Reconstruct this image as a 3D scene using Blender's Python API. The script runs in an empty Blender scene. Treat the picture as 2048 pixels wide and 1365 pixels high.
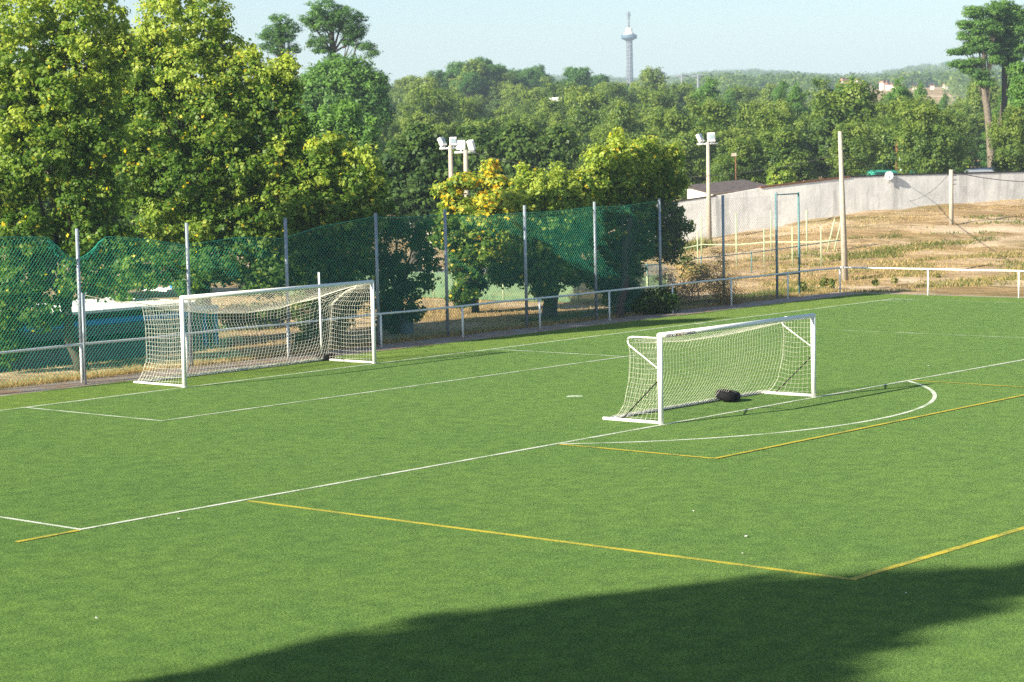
import bpy, math, random
import numpy as np
from mathutils import Vector, Matrix

# ------------------------------------------------------------------ camera
CAM = np.array([-43.4897, -46.9288, 6.3778])
YAW, PIT, ROL, F = 0.8520774, -0.0867199, -0.0228566, 4383.03   # F in pixels of a 2048 wide frame
scene = bpy.context.scene
C = scene.collection
fw = np.array([math.sin(YAW)*math.cos(PIT), math.cos(YAW)*math.cos(PIT), math.sin(PIT)])
r0 = np.array([math.cos(YAW), -math.sin(YAW), 0.0]); u0 = np.cross(r0, fw)
rt = math.cos(ROL)*r0 + math.sin(ROL)*u0
up = -math.sin(ROL)*r0 + math.cos(ROL)*u0
cam = bpy.data.cameras.new('camera'); cam_o = bpy.data.objects.new('camera', cam); C.objects.link(cam_o)
cam_o.matrix_world = Matrix(((rt[0], up[0], -fw[0], CAM[0]), (rt[1], up[1], -fw[1], CAM[1]),
                             (rt[2], up[2], -fw[2], CAM[2]), (0, 0, 0, 1)))
cam.sensor_width = 36.0; cam.lens = 36.0*F/2048; cam.clip_start = 0.5; cam.clip_end = 9000
cam.dof.use_dof = True; cam.dof.focus_distance = 58; cam.dof.aperture_fstop = 2.4
scene.camera = cam_o
# ------------------------------------------------------------------ world, sun, exposure
SUN_ELEV = math.radians(26.5)
SUN = np.array([-.971*math.cos(SUN_ELEV), .239*math.cos(SUN_ELEV), math.sin(SUN_ELEV)])   # towards the sun
world = bpy.data.worlds.new("World"); scene.world = world; world.use_nodes = True
wn = world.node_tree; bgn = wn.nodes['Background']
sky = wn.nodes.new('ShaderNodeTexSky'); sky.sky_type = 'NISHITA'; sky.sun_disc = False
sky.sun_elevation = SUN_ELEV; sky.sun_rotation = math.atan2(SUN[0], SUN[1])
sky.altitude = 0; sky.air_density = 1.0; sky.dust_density = 0.9; sky.ozone_density = 2.6
wn.links.new(sky.outputs[0], bgn.inputs[0]); bgn.inputs[1].default_value = 0.062
sl = bpy.data.lights.new('sun', 'SUN'); sl.energy = 5.0; sl.angle = math.radians(0.5); sl.color = (1.0, .90, .70)
so = bpy.data.objects.new('sun', sl); C.objects.link(so)
so.rotation_euler = Vector(SUN).to_track_quat('Z', 'Y').to_euler(); so.location = (-60, 20, 60)
scene.view_settings.view_transform = 'Standard'; scene.view_settings.look = 'None'
scene.view_settings.exposure = 1.55; scene.view_settings.gamma = 1.0
scene.cycles.use_denoising = False
scene.cycles.max_bounces = 6; scene.cycles.diffuse_bounces = 4; scene.cycles.transmission_bounces = 4
scene.cycles.transparent_max_bounces = 8; scene.cycles.volume_bounces = 0

# ------------------------------------------------------------------ helpers
def at(px, py, d):
    """world point seen at photo pixel (px, py), d metres along the optical axis"""
    return CAM + d*(fw + rt*(px-1024)/F - up*(py-682.5)/F)
def on_x(px, d):
    """ground-plan point in the direction px at distance d"""
    p = at(px, 325-.023*px, d); return p[:2]
def tag(o, label=None, cat=None, group=None, kind=None):
    if label: o['label'] = label
    if cat: o['category'] = cat
    if group: o['group'] = group
    if kind: o['kind'] = kind
    return o
def link(name, me, mat, parent=None):
    o = bpy.data.objects.new(name, me); C.objects.link(o)
    if mat is not None: me.materials.append(mat)
    if parent is not None: o.parent = parent
    return o
def empty(name, loc, label, cat, group=None, rz=0):
    o = bpy.data.objects.new(name, None); C.objects.link(o); o.location = [float(v) for v in loc]
    o.rotation_euler = (0, 0, rz); o.empty_display_size = .3
    return tag(o, label, cat, group)
def arr_mesh(name, verts, k, tint=None, smooth=False):
    """mesh of n separate k-gons; verts (n*k, 3)"""
    verts = np.asarray(verts, np.float32); n = len(verts)//k
    me = bpy.data.meshes.new(name); me.vertices.add(n*k); me.vertices.foreach_set('co', verts.ravel())
    me.loops.add(n*k); me.loops.foreach_set('vertex_index', np.arange(n*k, dtype=np.int32))
    me.polygons.add(n); me.polygons.foreach_set('loop_start', np.arange(0, n*k, k, dtype=np.int32))
    if tint is not None:
        a = me.attributes.new('tint', 'FLOAT', 'FACE'); a.data.foreach_set('value', np.asarray(tint, np.float32))
    me.update(calc_edges=True)
    return me
class MB:
    def __init__(s): s.v = []; s.f = []; s.sm = []
    def add(s, vs, fs, smooth=False):
        b = len(s.v); s.v += [tuple(float(c) for c in p) for p in vs]
        s.f += [tuple(b+i for i in f) for f in fs]; s.sm += [smooth]*len(fs)
    def box(s, x0, x1, y0, y1, z0, z1, org=(0, 0, 0), rz=0):
        c, sn = math.cos(rz), math.sin(rz); vs = []
        for z in (z0, z1):
            for x, y in ((x0, y0), (x1, y0), (x1, y1), (x0, y1)):
                vs.append((org[0]+c*x-sn*y, org[1]+sn*x+c*y, org[2]+z))
        s.add(vs, [(3, 2, 1, 0), (4, 5, 6, 7), (0, 1, 5, 4), (1, 2, 6, 5), (2, 3, 7, 6), (3, 0, 4, 7)])
    def tube(s, pts, r, n=8, cap=True):
        pts = [np.array(p, float) for p in pts]; m = len(pts)
        rr = [r]*m if np.isscalar(r) else list(r); vs = []
        t0 = pts[1]-pts[0]; t0 /= np.linalg.norm(t0)
        a = np.array([0, 0, 1.]) if abs(t0[2]) < .9 else np.array([1., 0, 0])
        for i in range(m):
            t = (pts[min(i+1, m-1)]-pts[max(i-1, 0)]); t /= (np.linalg.norm(t)+1e-9)
            u = np.cross(a, t); u /= np.linalg.norm(u); v = np.cross(t, u)
            for k in range(n):
                w = 2*math.pi*k/n; vs.append(pts[i]+rr[i]*(math.cos(w)*u+math.sin(w)*v))
        fs = []
        for i in range(m-1):
            for k in range(n):
                fs.append((i*n+k, i*n+(k+1) % n, (i+1)*n+(k+1) % n, (i+1)*n+k))
        if cap: fs.append(tuple(range(n-1, -1, -1))); fs.append(tuple((m-1)*n+k for k in range(n)))
        s.add(vs, fs, True)
    def build(s, name, mat, parent=None, bevel=0):
        me = bpy.data.meshes.new(name); me.from_pydata(s.v, [], s.f)
        me.polygons.foreach_set('use_smooth', s.sm); me.update()
        o = link(name, me, mat, parent)
        if bevel:
            b = o.modifiers.new('bevel', 'BEVEL'); b.width = bevel; b.segments = 2; b.limit_method = 'ANGLE'
        return o
def cords(name, lines, r, mat, parent=None, n=3):
    """a net: every polyline becomes a thin n-sided cord; all in one mesh"""
    V = []; Q = []; b = 0
    for L in lines:
        P = np.asarray(L, float); m = len(P)
        if m < 2: continue
        T = np.gradient(P, axis=0); T /= (np.linalg.norm(T, axis=1, keepdims=True)+1e-9)
        a = np.tile([.31, .52, .79], (m, 1)); U = np.cross(a, T); U /= np.linalg.norm(U, axis=1, keepdims=True); W = np.cross(T, U)
        ring = np.stack([P+r*(math.cos(2*math.pi*k/n)*U+math.sin(2*math.pi*k/n)*W) for k in range(n)], 1)
        V.append(ring.reshape(-1, 3)); i = np.arange(m-1)[:, None]; k = np.arange(n)[None, :]
        q = np.stack([b+i*n+k, b+i*n+(k+1) % n, b+(i+1)*n+(k+1) % n, b+(i+1)*n+k], -1).reshape(-1, 4); Q.append(q)
        b += m*n
    V = np.concatenate(V); Q = np.concatenate(Q)
    me = bpy.data.meshes.new(name); me.vertices.add(len(V)); me.vertices.foreach_set('co', V.astype(np.float32).ravel())
    me.loops.add(len(Q)*4); me.loops.foreach_set('vertex_index', Q.astype(np.int32).ravel())
    me.polygons.add(len(Q)); me.polygons.foreach_set('loop_start', np.arange(0, len(Q)*4, 4, dtype=np.int32))
    me.update(calc_edges=True); me.polygons.foreach_set('use_smooth', [True]*len(Q))
    return link(name, me, mat, parent)

# ------------------------------------------------------------------ materials
def newmat(name):
    m = bpy.data.materials.new(name); m.use_nodes = True; nt = m.node_tree
    return m, nt, nt.nodes['Principled BSDF'], nt.links
def noise(nt, scale, detail=4, rough=.55, vec=None, dist=0):
    n = nt.nodes.new('ShaderNodeTexNoise'); n.inputs['Scale'].default_value = scale; n.inputs['Detail'].default_value = detail
    n.inputs['Roughness'].default_value = rough; n.inputs['Distortion'].default_value = dist
    if vec is not None: nt.links.new(vec, n.inputs['Vector'])
    return n.outputs['Fac']
def objco(nt, sc=(1, 1, 1), rot=(0, 0, 0)):
    g = nt.nodes.new('ShaderNodeNewGeometry'); m = nt.nodes.new('ShaderNodeMapping')
    m.inputs['Scale'].default_value = sc; m.inputs['Rotation'].default_value = rot
    nt.links.new(g.outputs['Position'], m.inputs['Vector']); return m.outputs[0]
def ramp(nt, fac, stops):
    r = nt.nodes.new('ShaderNodeValToRGB'); cr = r.color_ramp
    while len(cr.elements) > 1: cr.elements.remove(cr.elements[-1])
    cr.elements[0].position = stops[0][0]; cr.elements[0].color = (*stops[0][1], 1)
    for p, c in stops[1:]:
        e = cr.elements.new(p); e.color = (*c, 1)
    nt.links.new(fac, r.inputs[0]); return r.outputs[0]
def mix(nt, fac, a, b, mode='MIX'):
    m = nt.nodes.new('ShaderNodeMix'); m.data_type = 'RGBA'; m.blend_type = mode
    for s, v in ((0, fac), (6, a), (7, b)):
        if hasattr(v, 'links'): nt.links.new(v, m.inputs[s])
        elif s == 0: m.inputs[0].default_value = v
        else: m.inputs[s].default_value = (*v, 1)
    return m.outputs[2]
def mrange(nt, v, a, b, c=0, d=1):
    m = nt.nodes.new('ShaderNodeMapRange'); nt.links.new(v, m.inputs[0])
    for i, x in enumerate((a, b, c, d)): m.inputs[i+1].default_value = x
    return m.outputs[0]
def bump(nt, bsdf, h, strength=.3, dist=.02):
    b = nt.nodes.new('ShaderNodeBump'); b.inputs['Strength'].default_value = strength; b.inputs['Distance'].default_value = dist
    nt.links.new(h, b.inputs['Height']); nt.links.new(b.outputs[0], bsdf.inputs['Normal'])
def plain(name, col, rough=.6, var=.12, scale=6, metal=0, spec=.4):
    m, nt, b, L = newmat(name); v = objco(nt)
    n = noise(nt, scale, 6, .6, v)
    dark = tuple(c*(1-var*2) for c in col)
    L.new(ramp(nt, n, [(.3, dark), (.62, col)]), b.inputs['Base Color'])
    b.inputs['Roughness'].default_value = rough; b.inputs['Metallic'].default_value = metal
    b.inputs['Specular IOR Level'].default_value = spec
    return m
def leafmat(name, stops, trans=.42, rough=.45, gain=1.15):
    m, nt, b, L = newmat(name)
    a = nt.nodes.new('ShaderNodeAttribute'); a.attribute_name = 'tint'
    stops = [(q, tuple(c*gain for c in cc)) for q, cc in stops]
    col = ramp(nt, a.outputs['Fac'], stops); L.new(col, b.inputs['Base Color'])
    b.inputs['Roughness'].default_value = rough; b.inputs['Specular IOR Level'].default_value = .2
    t = nt.nodes.new('ShaderNodeBsdfTranslucent'); mx = nt.nodes.new('ShaderNodeMixShader'); mx.inputs[0].default_value = trans
    hs = nt.nodes.new('ShaderNodeHueSaturation'); hs.inputs['Value'].default_value = 1.8; hs.inputs['Saturation'].default_value = 1.1
    L.new(col, hs.inputs['Color']); L.new(hs.outputs[0], t.inputs['Color'])
    L.new(b.outputs[0], mx.inputs[1]); L.new(t.outputs[0], mx.inputs[2]); L.new(mx.outputs[0], nt.nodes['Material Output'].inputs[0])
    return m
M = {}
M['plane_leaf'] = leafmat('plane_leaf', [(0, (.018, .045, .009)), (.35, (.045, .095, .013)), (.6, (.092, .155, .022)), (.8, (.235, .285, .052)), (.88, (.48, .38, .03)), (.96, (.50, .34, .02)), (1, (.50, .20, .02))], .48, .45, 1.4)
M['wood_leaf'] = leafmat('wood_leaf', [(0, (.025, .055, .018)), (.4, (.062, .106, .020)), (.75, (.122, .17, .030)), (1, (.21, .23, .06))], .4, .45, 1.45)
M['pine_leaf'] = leafmat('pine_leaf', [(0, (.025, .06, .022)), (.45, (.055, .125, .03)), (.8, (.10, .19, .035)), (1, (.17, .25, .05))], .4, .45, 1.3)
M['dry_leaf'] = leafmat('dry_leaf', [(0, (.10, .065, .03)), (.5, (.24, .17, .08)), (1, (.38, .29, .13))], .2, .7)
M['weed_leaf'] = leafmat('weed_leaf', [(0, (.05, .08, .02)), (.4, (.055, .095, .016)), (.6, (.15, .15, .04)), (.8, (.33, .245, .11)), (1, (.42, .32, .16))], .3, .6)
M['bark'] = plain('bark', (.07, .058, .045), .9, .25, 9)
M['pale_bark'] = plain('pale_bark', (.16, .135, .105), .85, .3, 5)
M['white_paint'] = plain('white_paint', (.80, .80, .78), .35, .03, 3, 0, .5)
M['rail_paint'] = plain('rail_paint', (.72, .73, .72), .4, .10, 12)
M['cord'] = plain('cord', (.75, .73, .64), .8, .05)
M['green_net'] = plain('green_net', (.03, .33, .23), .5, .1, 2)
M['galv'] = plain('galv', (.29, .34, .39), .45, .12, 8, .3)
M['teal_steel'] = plain('teal_steel', (.09, .21, .23), .5, .15, 8)
M['pale_green'] = plain('pale_green', (.40, .48, .30), .6, .12, 8)
M['concrete'] = plain('concrete', (.40, .36, .30), .9, .12, 5)
M['grey_wall'] = plain('grey_wall', (.12, .13, .15), .9, .15, 3)
M['black'] = plain('black', (.006, .006, .007), .75, .2, 20, 0, .15)
M['dark'] = plain('dark', (.03, .032, .035), .8, .2)
M['blue'] = plain('blue', (.02, .22, .60), .5, .12, 5)
M['roof_white'] = plain('roof_white', (.80, .80, .78), .6, .04, 2)
M['rust'] = plain('rust', (.16, .07, .035), .85, .25, 8)
M['brown_roof'] = plain('brown_roof', (.065, .055, .057), .85, .25, 4)
M['tile'] = plain('tile', (.48, .20, .12), .9, .12, 1)
M['plaster'] = plain('plaster', (.66, .60, .54), .9, .06, 1)
M['tower'] = plain('tower', (.16, .18, .22), .7, .08, .4)
M['tower_blue'] = plain('tower_blue', (.07, .13, .20), .6, .1, .4)
M['litter'] = plain('litter', (.8, .8, .78), .7, .05)
M['rope'] = plain('rope', (.25, .23, .18), .9, .1)
M['grey_block'] = plain('grey_block', (.16, .19, .21), .85, .2, 7)
M['navy'] = plain('navy', (.03, .05, .16), .6, .05)
M['red'] = plain('red', (.30, .06, .05), .6, .05)
M['glass'] = plain('glass', (.30, .38, .42), .2, .1, 3)
M['teal_sheet'] = plain('teal_sheet', (.03, .30, .24), .5, .1)

# turf
m, nt, b, L = newmat('turf'); M['turf'] = m
v = objco(nt)
fine = noise(nt, 26, 3, .75, v); mid = noise(nt, 2.6, 5, .65, v); big = noise(nt, .16, 4, .6, v, .4)
vs_ = objco(nt, (1.2, .28, 1), (0, 0, .25)); streak = noise(nt, 1.0, 4, .6, vs_, .3)
col = ramp(nt, fine, [(.32, (.007, .023, .004)), (.5, (.052, .117, .021)), (.68, (.140, .258, .062))])
col = mix(nt, mrange(nt, mid, .36, .64), mix(nt, 1, col, (.60, .70, .68), 'MULTIPLY'), mix(nt, 1, col, (1.24, 1.16, 1.04), 'MULTIPLY'))
col = mix(nt, mrange(nt, streak, .35, .68, 0, .8), col, mix(nt, 1, col, (1.26, 1.14, 1.04), 'MULTIPLY'))
col = mix(nt, mrange(nt, big, .40, .66, 0, .7), col, mix(nt, 1, col, (.78, .88, .90), 'MULTIPLY'))
sx = nt.nodes.new('ShaderNodeSeparateXYZ'); g = nt.nodes.new('ShaderNodeNewGeometry'); L.new(g.outputs['Position'], sx.inputs[0])
edge = mrange(nt, sx.outputs[1], -.15, .15, 0, 1); edgex = mrange(nt, sx.outputs[0], 33.8, 34.4, 0, .7)
em = nt.nodes.new('ShaderNodeMath'); em.operation = 'MAXIMUM'; L.new(edge, em.inputs[0]); L.new(edgex, em.inputs[1])
col = mix(nt, em.outputs[0], col, mix(nt, 1, col, (1.42, 1.14, .68), 'MULTIPLY'))
L.new(col, b.inputs['Base Color']); b.inputs['Roughness'].default_value = .85; b.inputs['Specular IOR Level'].default_value = 0
b.inputs['Sheen Weight'].default_value = .13; b.inputs['Sheen Roughness'].default_value = .25; b.inputs['Sheen Tint'].default_value = (.66, .95, .44, 1)
bump(nt, b, fine, .9, .03)
# line paint (worn)
def linemat(name, c1, c2):
    m, nt, b, L = newmat(name); v = objco(nt)
    n = noise(nt, 22, 4, .8, v); n2 = noise(nt, 1.3, 3, .6, v)
    a = nt.nodes.new('ShaderNodeMath'); a.operation = 'ADD'; L.new(n, a.inputs[0]); L.new(mrange(nt, n2, .3, .7, -.16, .12), a.inputs[1])
    sp = nt.nodes.new('ShaderNodeSeparateXYZ'); L.new(v, sp.inputs[0])       # the far side lines are worn most
    w1 = mrange(nt, sp.outputs[0], 17, 20, 0, 1); w2 = mrange(nt, sp.outputs[1], -15.5, -4, 0, 1); w3 = mrange(nt, sp.outputs[1], -1, -.3, 1, 0)
    pw = nt.nodes.new('ShaderNodeMath'); pw.operation = 'MULTIPLY'; L.new(w1, pw.inputs[0]); L.new(w2, pw.inputs[1])
    pq = nt.nodes.new('ShaderNodeMath'); pq.operation = 'MULTIPLY'; L.new(pw.outputs[0], pq.inputs[0]); L.new(w3, pq.inputs[1])
    a0 = a; a = nt.nodes.new('ShaderNodeMath'); a.operation = 'MULTIPLY_ADD'; L.new(pq.outputs[0], a.inputs[0]); a.inputs[1].default_value = -.17; L.new(a0.outputs[0], a.inputs[2])
    L.new(ramp(nt, a.outputs[0], [(.36, c2), (.5, c1)]), b.inputs['Base Color']); b.inputs['Roughness'].default_value = .85
    bump(nt, b, n, .6, .02); return m
M['line_white'] = linemat('line_white', (.54, .57, .50), (.17, .27, .09))
M['line_yellow'] = linemat('line_yellow', (.44, .36, .012), (.15, .18, .02))
# terrain
m, nt, b, L = newmat('terrain'); M['terrain'] = m
v = objco(nt); vl = objco(nt, (1, .35, 1), (0, 0, .75))
a1 = noise(nt, .22, 6, .62, vl, .6); a2 = noise(nt, 1.7, 6, .7, vl); a3 = noise(nt, .09, 4, .6, v, .5); a4 = noise(nt, 9, 4, .75, v)
col = ramp(nt, a2, [(.30, (.20, .145, .085)), (.48, (.35, .25, .135)), (.66, (.49, .36, .205))])
col = mix(nt, mrange(nt, a1, .46, .62), col, mix(nt, mrange(nt, a2, .35, .65), (.58, .46, .33), (.70, .57, .43)))
col = mix(nt, mrange(nt, a3, .55, .66, 0, .6), col, mix(nt, mrange(nt, a2, .4, .6), (.09, .11, .035), (.24, .22, .09)))
col = mix(nt, mrange(nt, a4, .35, .62, .75, 0), col, mix(nt, 1, col, (.5, .5, .48), 'MULTIPLY'))
col = mix(nt, 1, col, (.86, .84, .82), 'MULTIPLY')
L.new(col, b.inputs['Base Color']); b.inputs['Roughness'].default_value = .95; b.inputs['Specular IOR Level'].default_value = 0
bump(nt, b, a2, .8, .15)
m, nt, b, L = newmat('gravel'); M['gravel'] = m
v = objco(nt); a1 = noise(nt, 30, 3, .8, v); a2 = noise(nt, 1.2, 5, .65, v)
col = ramp(nt, a1, [(.3, (.13, .11, .095)), (.55, (.30, .26, .225)), (.75, (.46, .41, .36))])
col = mix(nt, mrange(nt, a2, .45, .62), col, (.27, .17, .10)); L.new(col, b.inputs['Base Color']); b.inputs['Roughness'].default_value = .95
bump(nt, b, a1, .5, .02)
m, nt, b, L = newmat('court'); M['court'] = m
v = objco(nt); a2 = noise(nt, .8, 6, .7, v)
L.new(ramp(nt, a2, [(.3, (.11, .115, .12)), (.7, (.17, .175, .178))]), b.inputs['Base Color']); b.inputs['Roughness'].default_value = .9
# boundary wall: rough white render over blocks
m, nt, b, L = newmat('wall_white'); M['wall_white'] = m
v = objco(nt); a1 = noise(nt, .9, 6, .7, v); vz = objco(nt, (1.5, 1.5, .25)); a2 = noise(nt, .8, 5, .65, vz)
col = ramp(nt, a1, [(.3, (.60, .60, .60)), (.55, (.74, .74, .735)), (.8, (.82, .815, .81))])
col = mix(nt, mrange(nt, a2, .52, .7, 0, .6), col, (.30, .30, .295))
L.new(col, b.inputs['Base Color']); b.inputs['Roughness'].default_value = .95; bump(nt, b, a1, .5, .05)
# translucent green screening
m, nt, b, L = newmat('screen'); M['screen'] = m
v = objco(nt); n = noise(nt, 3, 5, .7, v)
L.new(ramp(nt, n, [(.3, (.08, .17, .08)), (.7, (.15, .25, .13))]), b.inputs['Base Color']); b.inputs['Roughness'].default_value = .8
L.new(mrange(nt, n, .25, .75, .35, .75), b.inputs['Alpha'])

# ------------------------------------------------------------------ terrain height
def sstep(x, a, b):
    t = np.clip((np.asarray(x, float)-a)/(b-a), 0, 1); return t*t*(3-2*t)
RD = [0, 92, 100, 108, 112, 115, 119, 124, 132, 137, 141, 147, 160, 200, 300, 400, 500, 700, 800, 900, 1200, 1500, 2500, 3000, 5000]
TAIL = [2.2, 4, 7, 9, 12.5, 20, 29, 34, 44, 80, 84, 60]
RC = {1330: [-.03, -.03, -.03, -.03, -.02, .0, .06, .15, .30, .40, .45, .5, .6],
      1470: [-.03, -.03, .0, .05, .08, .12, .25, .45, .75, .85, .95, 1.0, 1.2],
      1600: [-.03, -.03, .08, .16, .22, .32, .55, .95, 1.25, 1.4, 1.5, 1.6, 1.7],
      1700: [-.03, -.03, .13, .24, .30, .40, .75, 1.3, 1.60, 1.75, 1.84, 1.9, 1.95],
      1880: [-.03, -.03, .14, .27, .42, .62, .95, 1.45, 1.85, 2.0, 2.15, 2.2, 2.3],
      2048: [-.03, -.03, .15, .30, .60, .85, 1.1, 1.5, 1.9, 2.1, 2.25, 2.36, 2.4]}
RK = sorted(RC)
L_D = [0, 125, 150, 200, 300, 400, 500, 700, 900, 1200, 1500, 2500, 3000, 5000]
L_Z = [-.03, -.03, .6, 1.5, 4.5, 9, 11, 14, 18, 28, 42, 76, 80, 60]
def H(x, y):
    x = np.asarray(x, float); y = np.asarray(y, float)
    dx = x-CAM[0]; dy = y-CAM[1]
    d = dx*fw[0]+dy*fw[1]; d = d/math.hypot(fw[0], fw[1]); lat = dx*r0[0]+dy*r0[1]
    dd = np.maximum(d, 5.); px = 1024+F*lat/dd
    s = sstep(px, 1300, 1420)
    r = np.hypot(dx, dy)
    back = sstep(d, 20, -40)                 # behind the camera: flat
    cols = [np.interp(dd, RD, RC[k]+TAIL) for k in RK]; rz_ = cols[0]
    for k in range(len(RK)-1):
        t_ = np.clip((px-RK[k])/(RK[k+1]-RK[k]), 0, 1); rz_ = rz_*(1-t_)+cols[k+1]*t_
    z = (1-s)*np.interp(dd, L_D, L_Z)+s*rz_
    z = np.where(d > 0, z, -.03)
    far = sstep(d, 1000, 2600)
    z = z+far*(3+3*np.sin(px/170.+.6)+3*np.sin(px/61.+2)+6*sstep(px, 1700, 1950))
    midr = sstep(d, 250, 500)*(1-sstep(d, 900, 1500))
    z = z+midr*(1.6*np.sin(x/37.)*np.cos(y/45.))
    # small lumps away from the field
    out = np.maximum(np.maximum(x-37, y-4.6), 0); m = sstep(out, 0, 8)
    bumpy = .06*np.sin(x*.9+1.3*np.sin(y*.7))*np.cos(y*1.1)+.04*np.sin(x*2.3+y*1.7)
    z = z+bumpy*m*s*(1-sstep(d, 160, 220))
    return np.where(m > 0, -.03+(z+.03)*m, -.03)
def hz(x, y): return float(H(x, y))
ang = np.unique(np.concatenate([np.radians(np.linspace(-180, 180, 73)), YAW+np.radians(np.linspace(-20, 20, 401))]))
ang = ang[ang < math.pi-1e-6]
rad = np.concatenate([[0.01], np.geomspace(4, 60, 20), np.linspace(62, 170, 145), np.geomspace(173, 3400, 170)])
A_, Rr = np.meshgrid(ang, rad, indexing='ij')
gx = CAM[0]+Rr*np.sin(A_); gy = CAM[1]+Rr*np.cos(A_); gz = H(gx, gy)
V = np.stack([gx, gy, gz], -1).reshape(-1, 3); na, nr = A_.shape
i = np.arange(na)[:, None]; k = np.arange(nr-1)[None, :]; i2 = (i+1) % na
Q = np.stack([i*nr+k, i*nr+k+1, i2*nr+k+1, i2*nr+k], -1).reshape(-1, 4)
me = bpy.data.meshes.new('ground'); me.vertices.add(len(V)); me.vertices.foreach_set('co', V.astype(np.float32).ravel())
me.loops.add(len(Q)*4); me.loops.foreach_set('vertex_index', Q[:, ::-1].astype(np.int32).ravel()); me.polygons.add(len(Q))
me.polygons.foreach_set('loop_start', np.arange(0, len(Q)*4, 4, dtype=np.int32)); me.update(calc_edges=True)
me.polygons.foreach_set('use_smooth', [True]*len(Q))
tag(link('ground', me, M['terrain']), kind='structure')
def sheet(name, poly, z, mat):
    me = bpy.data.meshes.new(name); me.from_pydata([(p[0], p[1], z) for p in poly], [], [tuple(range(len(poly)))]); me.update()
    return tag(link(name, me, mat), kind='structure')
sheet('turf_pitch', [(-62, -110), (36.3, -110), (36.3, 2.9), (-62, 2.9)], 0.0, M['turf'])
# gravel path along the goal end, ragged outer edge
rnd = random.Random(3)
poly = [(-62, 2.9), (36.3, 2.9), (36.3, -110), (36.9, -110)]+[(36.9+rnd.uniform(-.12, .12), -100+k*1.5) for k in range(70)]
poly += [(36.9-k*.7, 4.75+.5*(k/140.)+rnd.uniform(-.22, .22)) for k in range(0, 141)]
sheet('path', poly, -0.012, M['gravel'])
# ------------------------------------------------------------------ pitch markings
mk = MB(); yk = MB()
def stripe(mb, a, b, w, z):
    a = np.array(a, float); b = np.array(b, float); t = (b-a)/np.linalg.norm(b-a); n = np.array([-t[1], t[0]])*w/2
    segs = max(2, int(np.linalg.norm(b-a)/2)); vs = []
    for k in range(segs+1):
        p = a+(b-a)*k/segs; vs += [(*(p-n), z), (*(p+n), z)]
    mb.add(vs, [(2*k, 2*k+2, 2*k+3, 2*k+1) for k in range(segs)])
Z1, Z2, Z3 = .004, .008, .012
stripe(mk, (-34, 0), (33.85, 0), .095, Z1)
stripe(mk, (33.8, -.06), (33.8, -105), .11, Z1)
for sx_ in (-1, 1):
    stripe(mk, (sx_*9.16, -.06), (sx_*9.16, -5.44), .075, Z1)
    stripe(mk, (sx_*20.16, -.06), (sx_*20.16, -16.44), .085, Z1)
stripe(mk, (-9.215, -5.5), (9.7, -5.5), .085, Z2)
stripe(mk, (-20.215, -16.5), (20.215, -16.5), .10, Z2)
def arc(mb, cx, cy, r, a0, a1, w, z, n=90):
    vs = []
    for k in range(n+1):
        t = math.radians(a0+(a1-a0)*k/n)
        vs += [(cx+(r+w/2)*math.cos(t), cy+(r+w/2)*math.sin(t), z), (cx+(r-w/2)*math.cos(t), cy+(r-w/2)*math.sin(t), z)]
    mb.add(vs, [(2*k, 2*k+2, 2*k+3, 2*k+1) for k in range(n)])
h = math.degrees(math.asin(5.56/9.15)); arc(mk, 0, -11, 9.15, -180+h, -h, .105, Z1)
arc(mk, 33.8, 0, 1.0, 183, 267, .10, Z2, 20)
arc(mk, 0, -11, .11, 0, 360, .22, Z1, 24)
tag(mk.build('white_markings', M['line_white']), kind='structure')
stripe(yk, (-16.4, -16.62), (-16.4, -29.7), .12, Z1); stripe(yk, (16.4, -16.62), (16.4, -29.7), .12, Z1)
stripe(yk, (-16.45, -29.76), (16.45, -29.76), .14, Z2)
stripe(yk, (-7.35, -16.62), (-7.35, -20.7), .11, Z3); stripe(yk, (7.4, -16.62), (7.4, -20.7), .11, Z3)
stripe(yk, (-7.4, -20.76), (7.45, -20.76), .11, Z3+.004)
stripe(yk, (-21.6, -16.6), (-20.25, -16.56), .13, Z3)
tag(yk.build('yellow_markings', M['line_yellow']), kind='structure')

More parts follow.
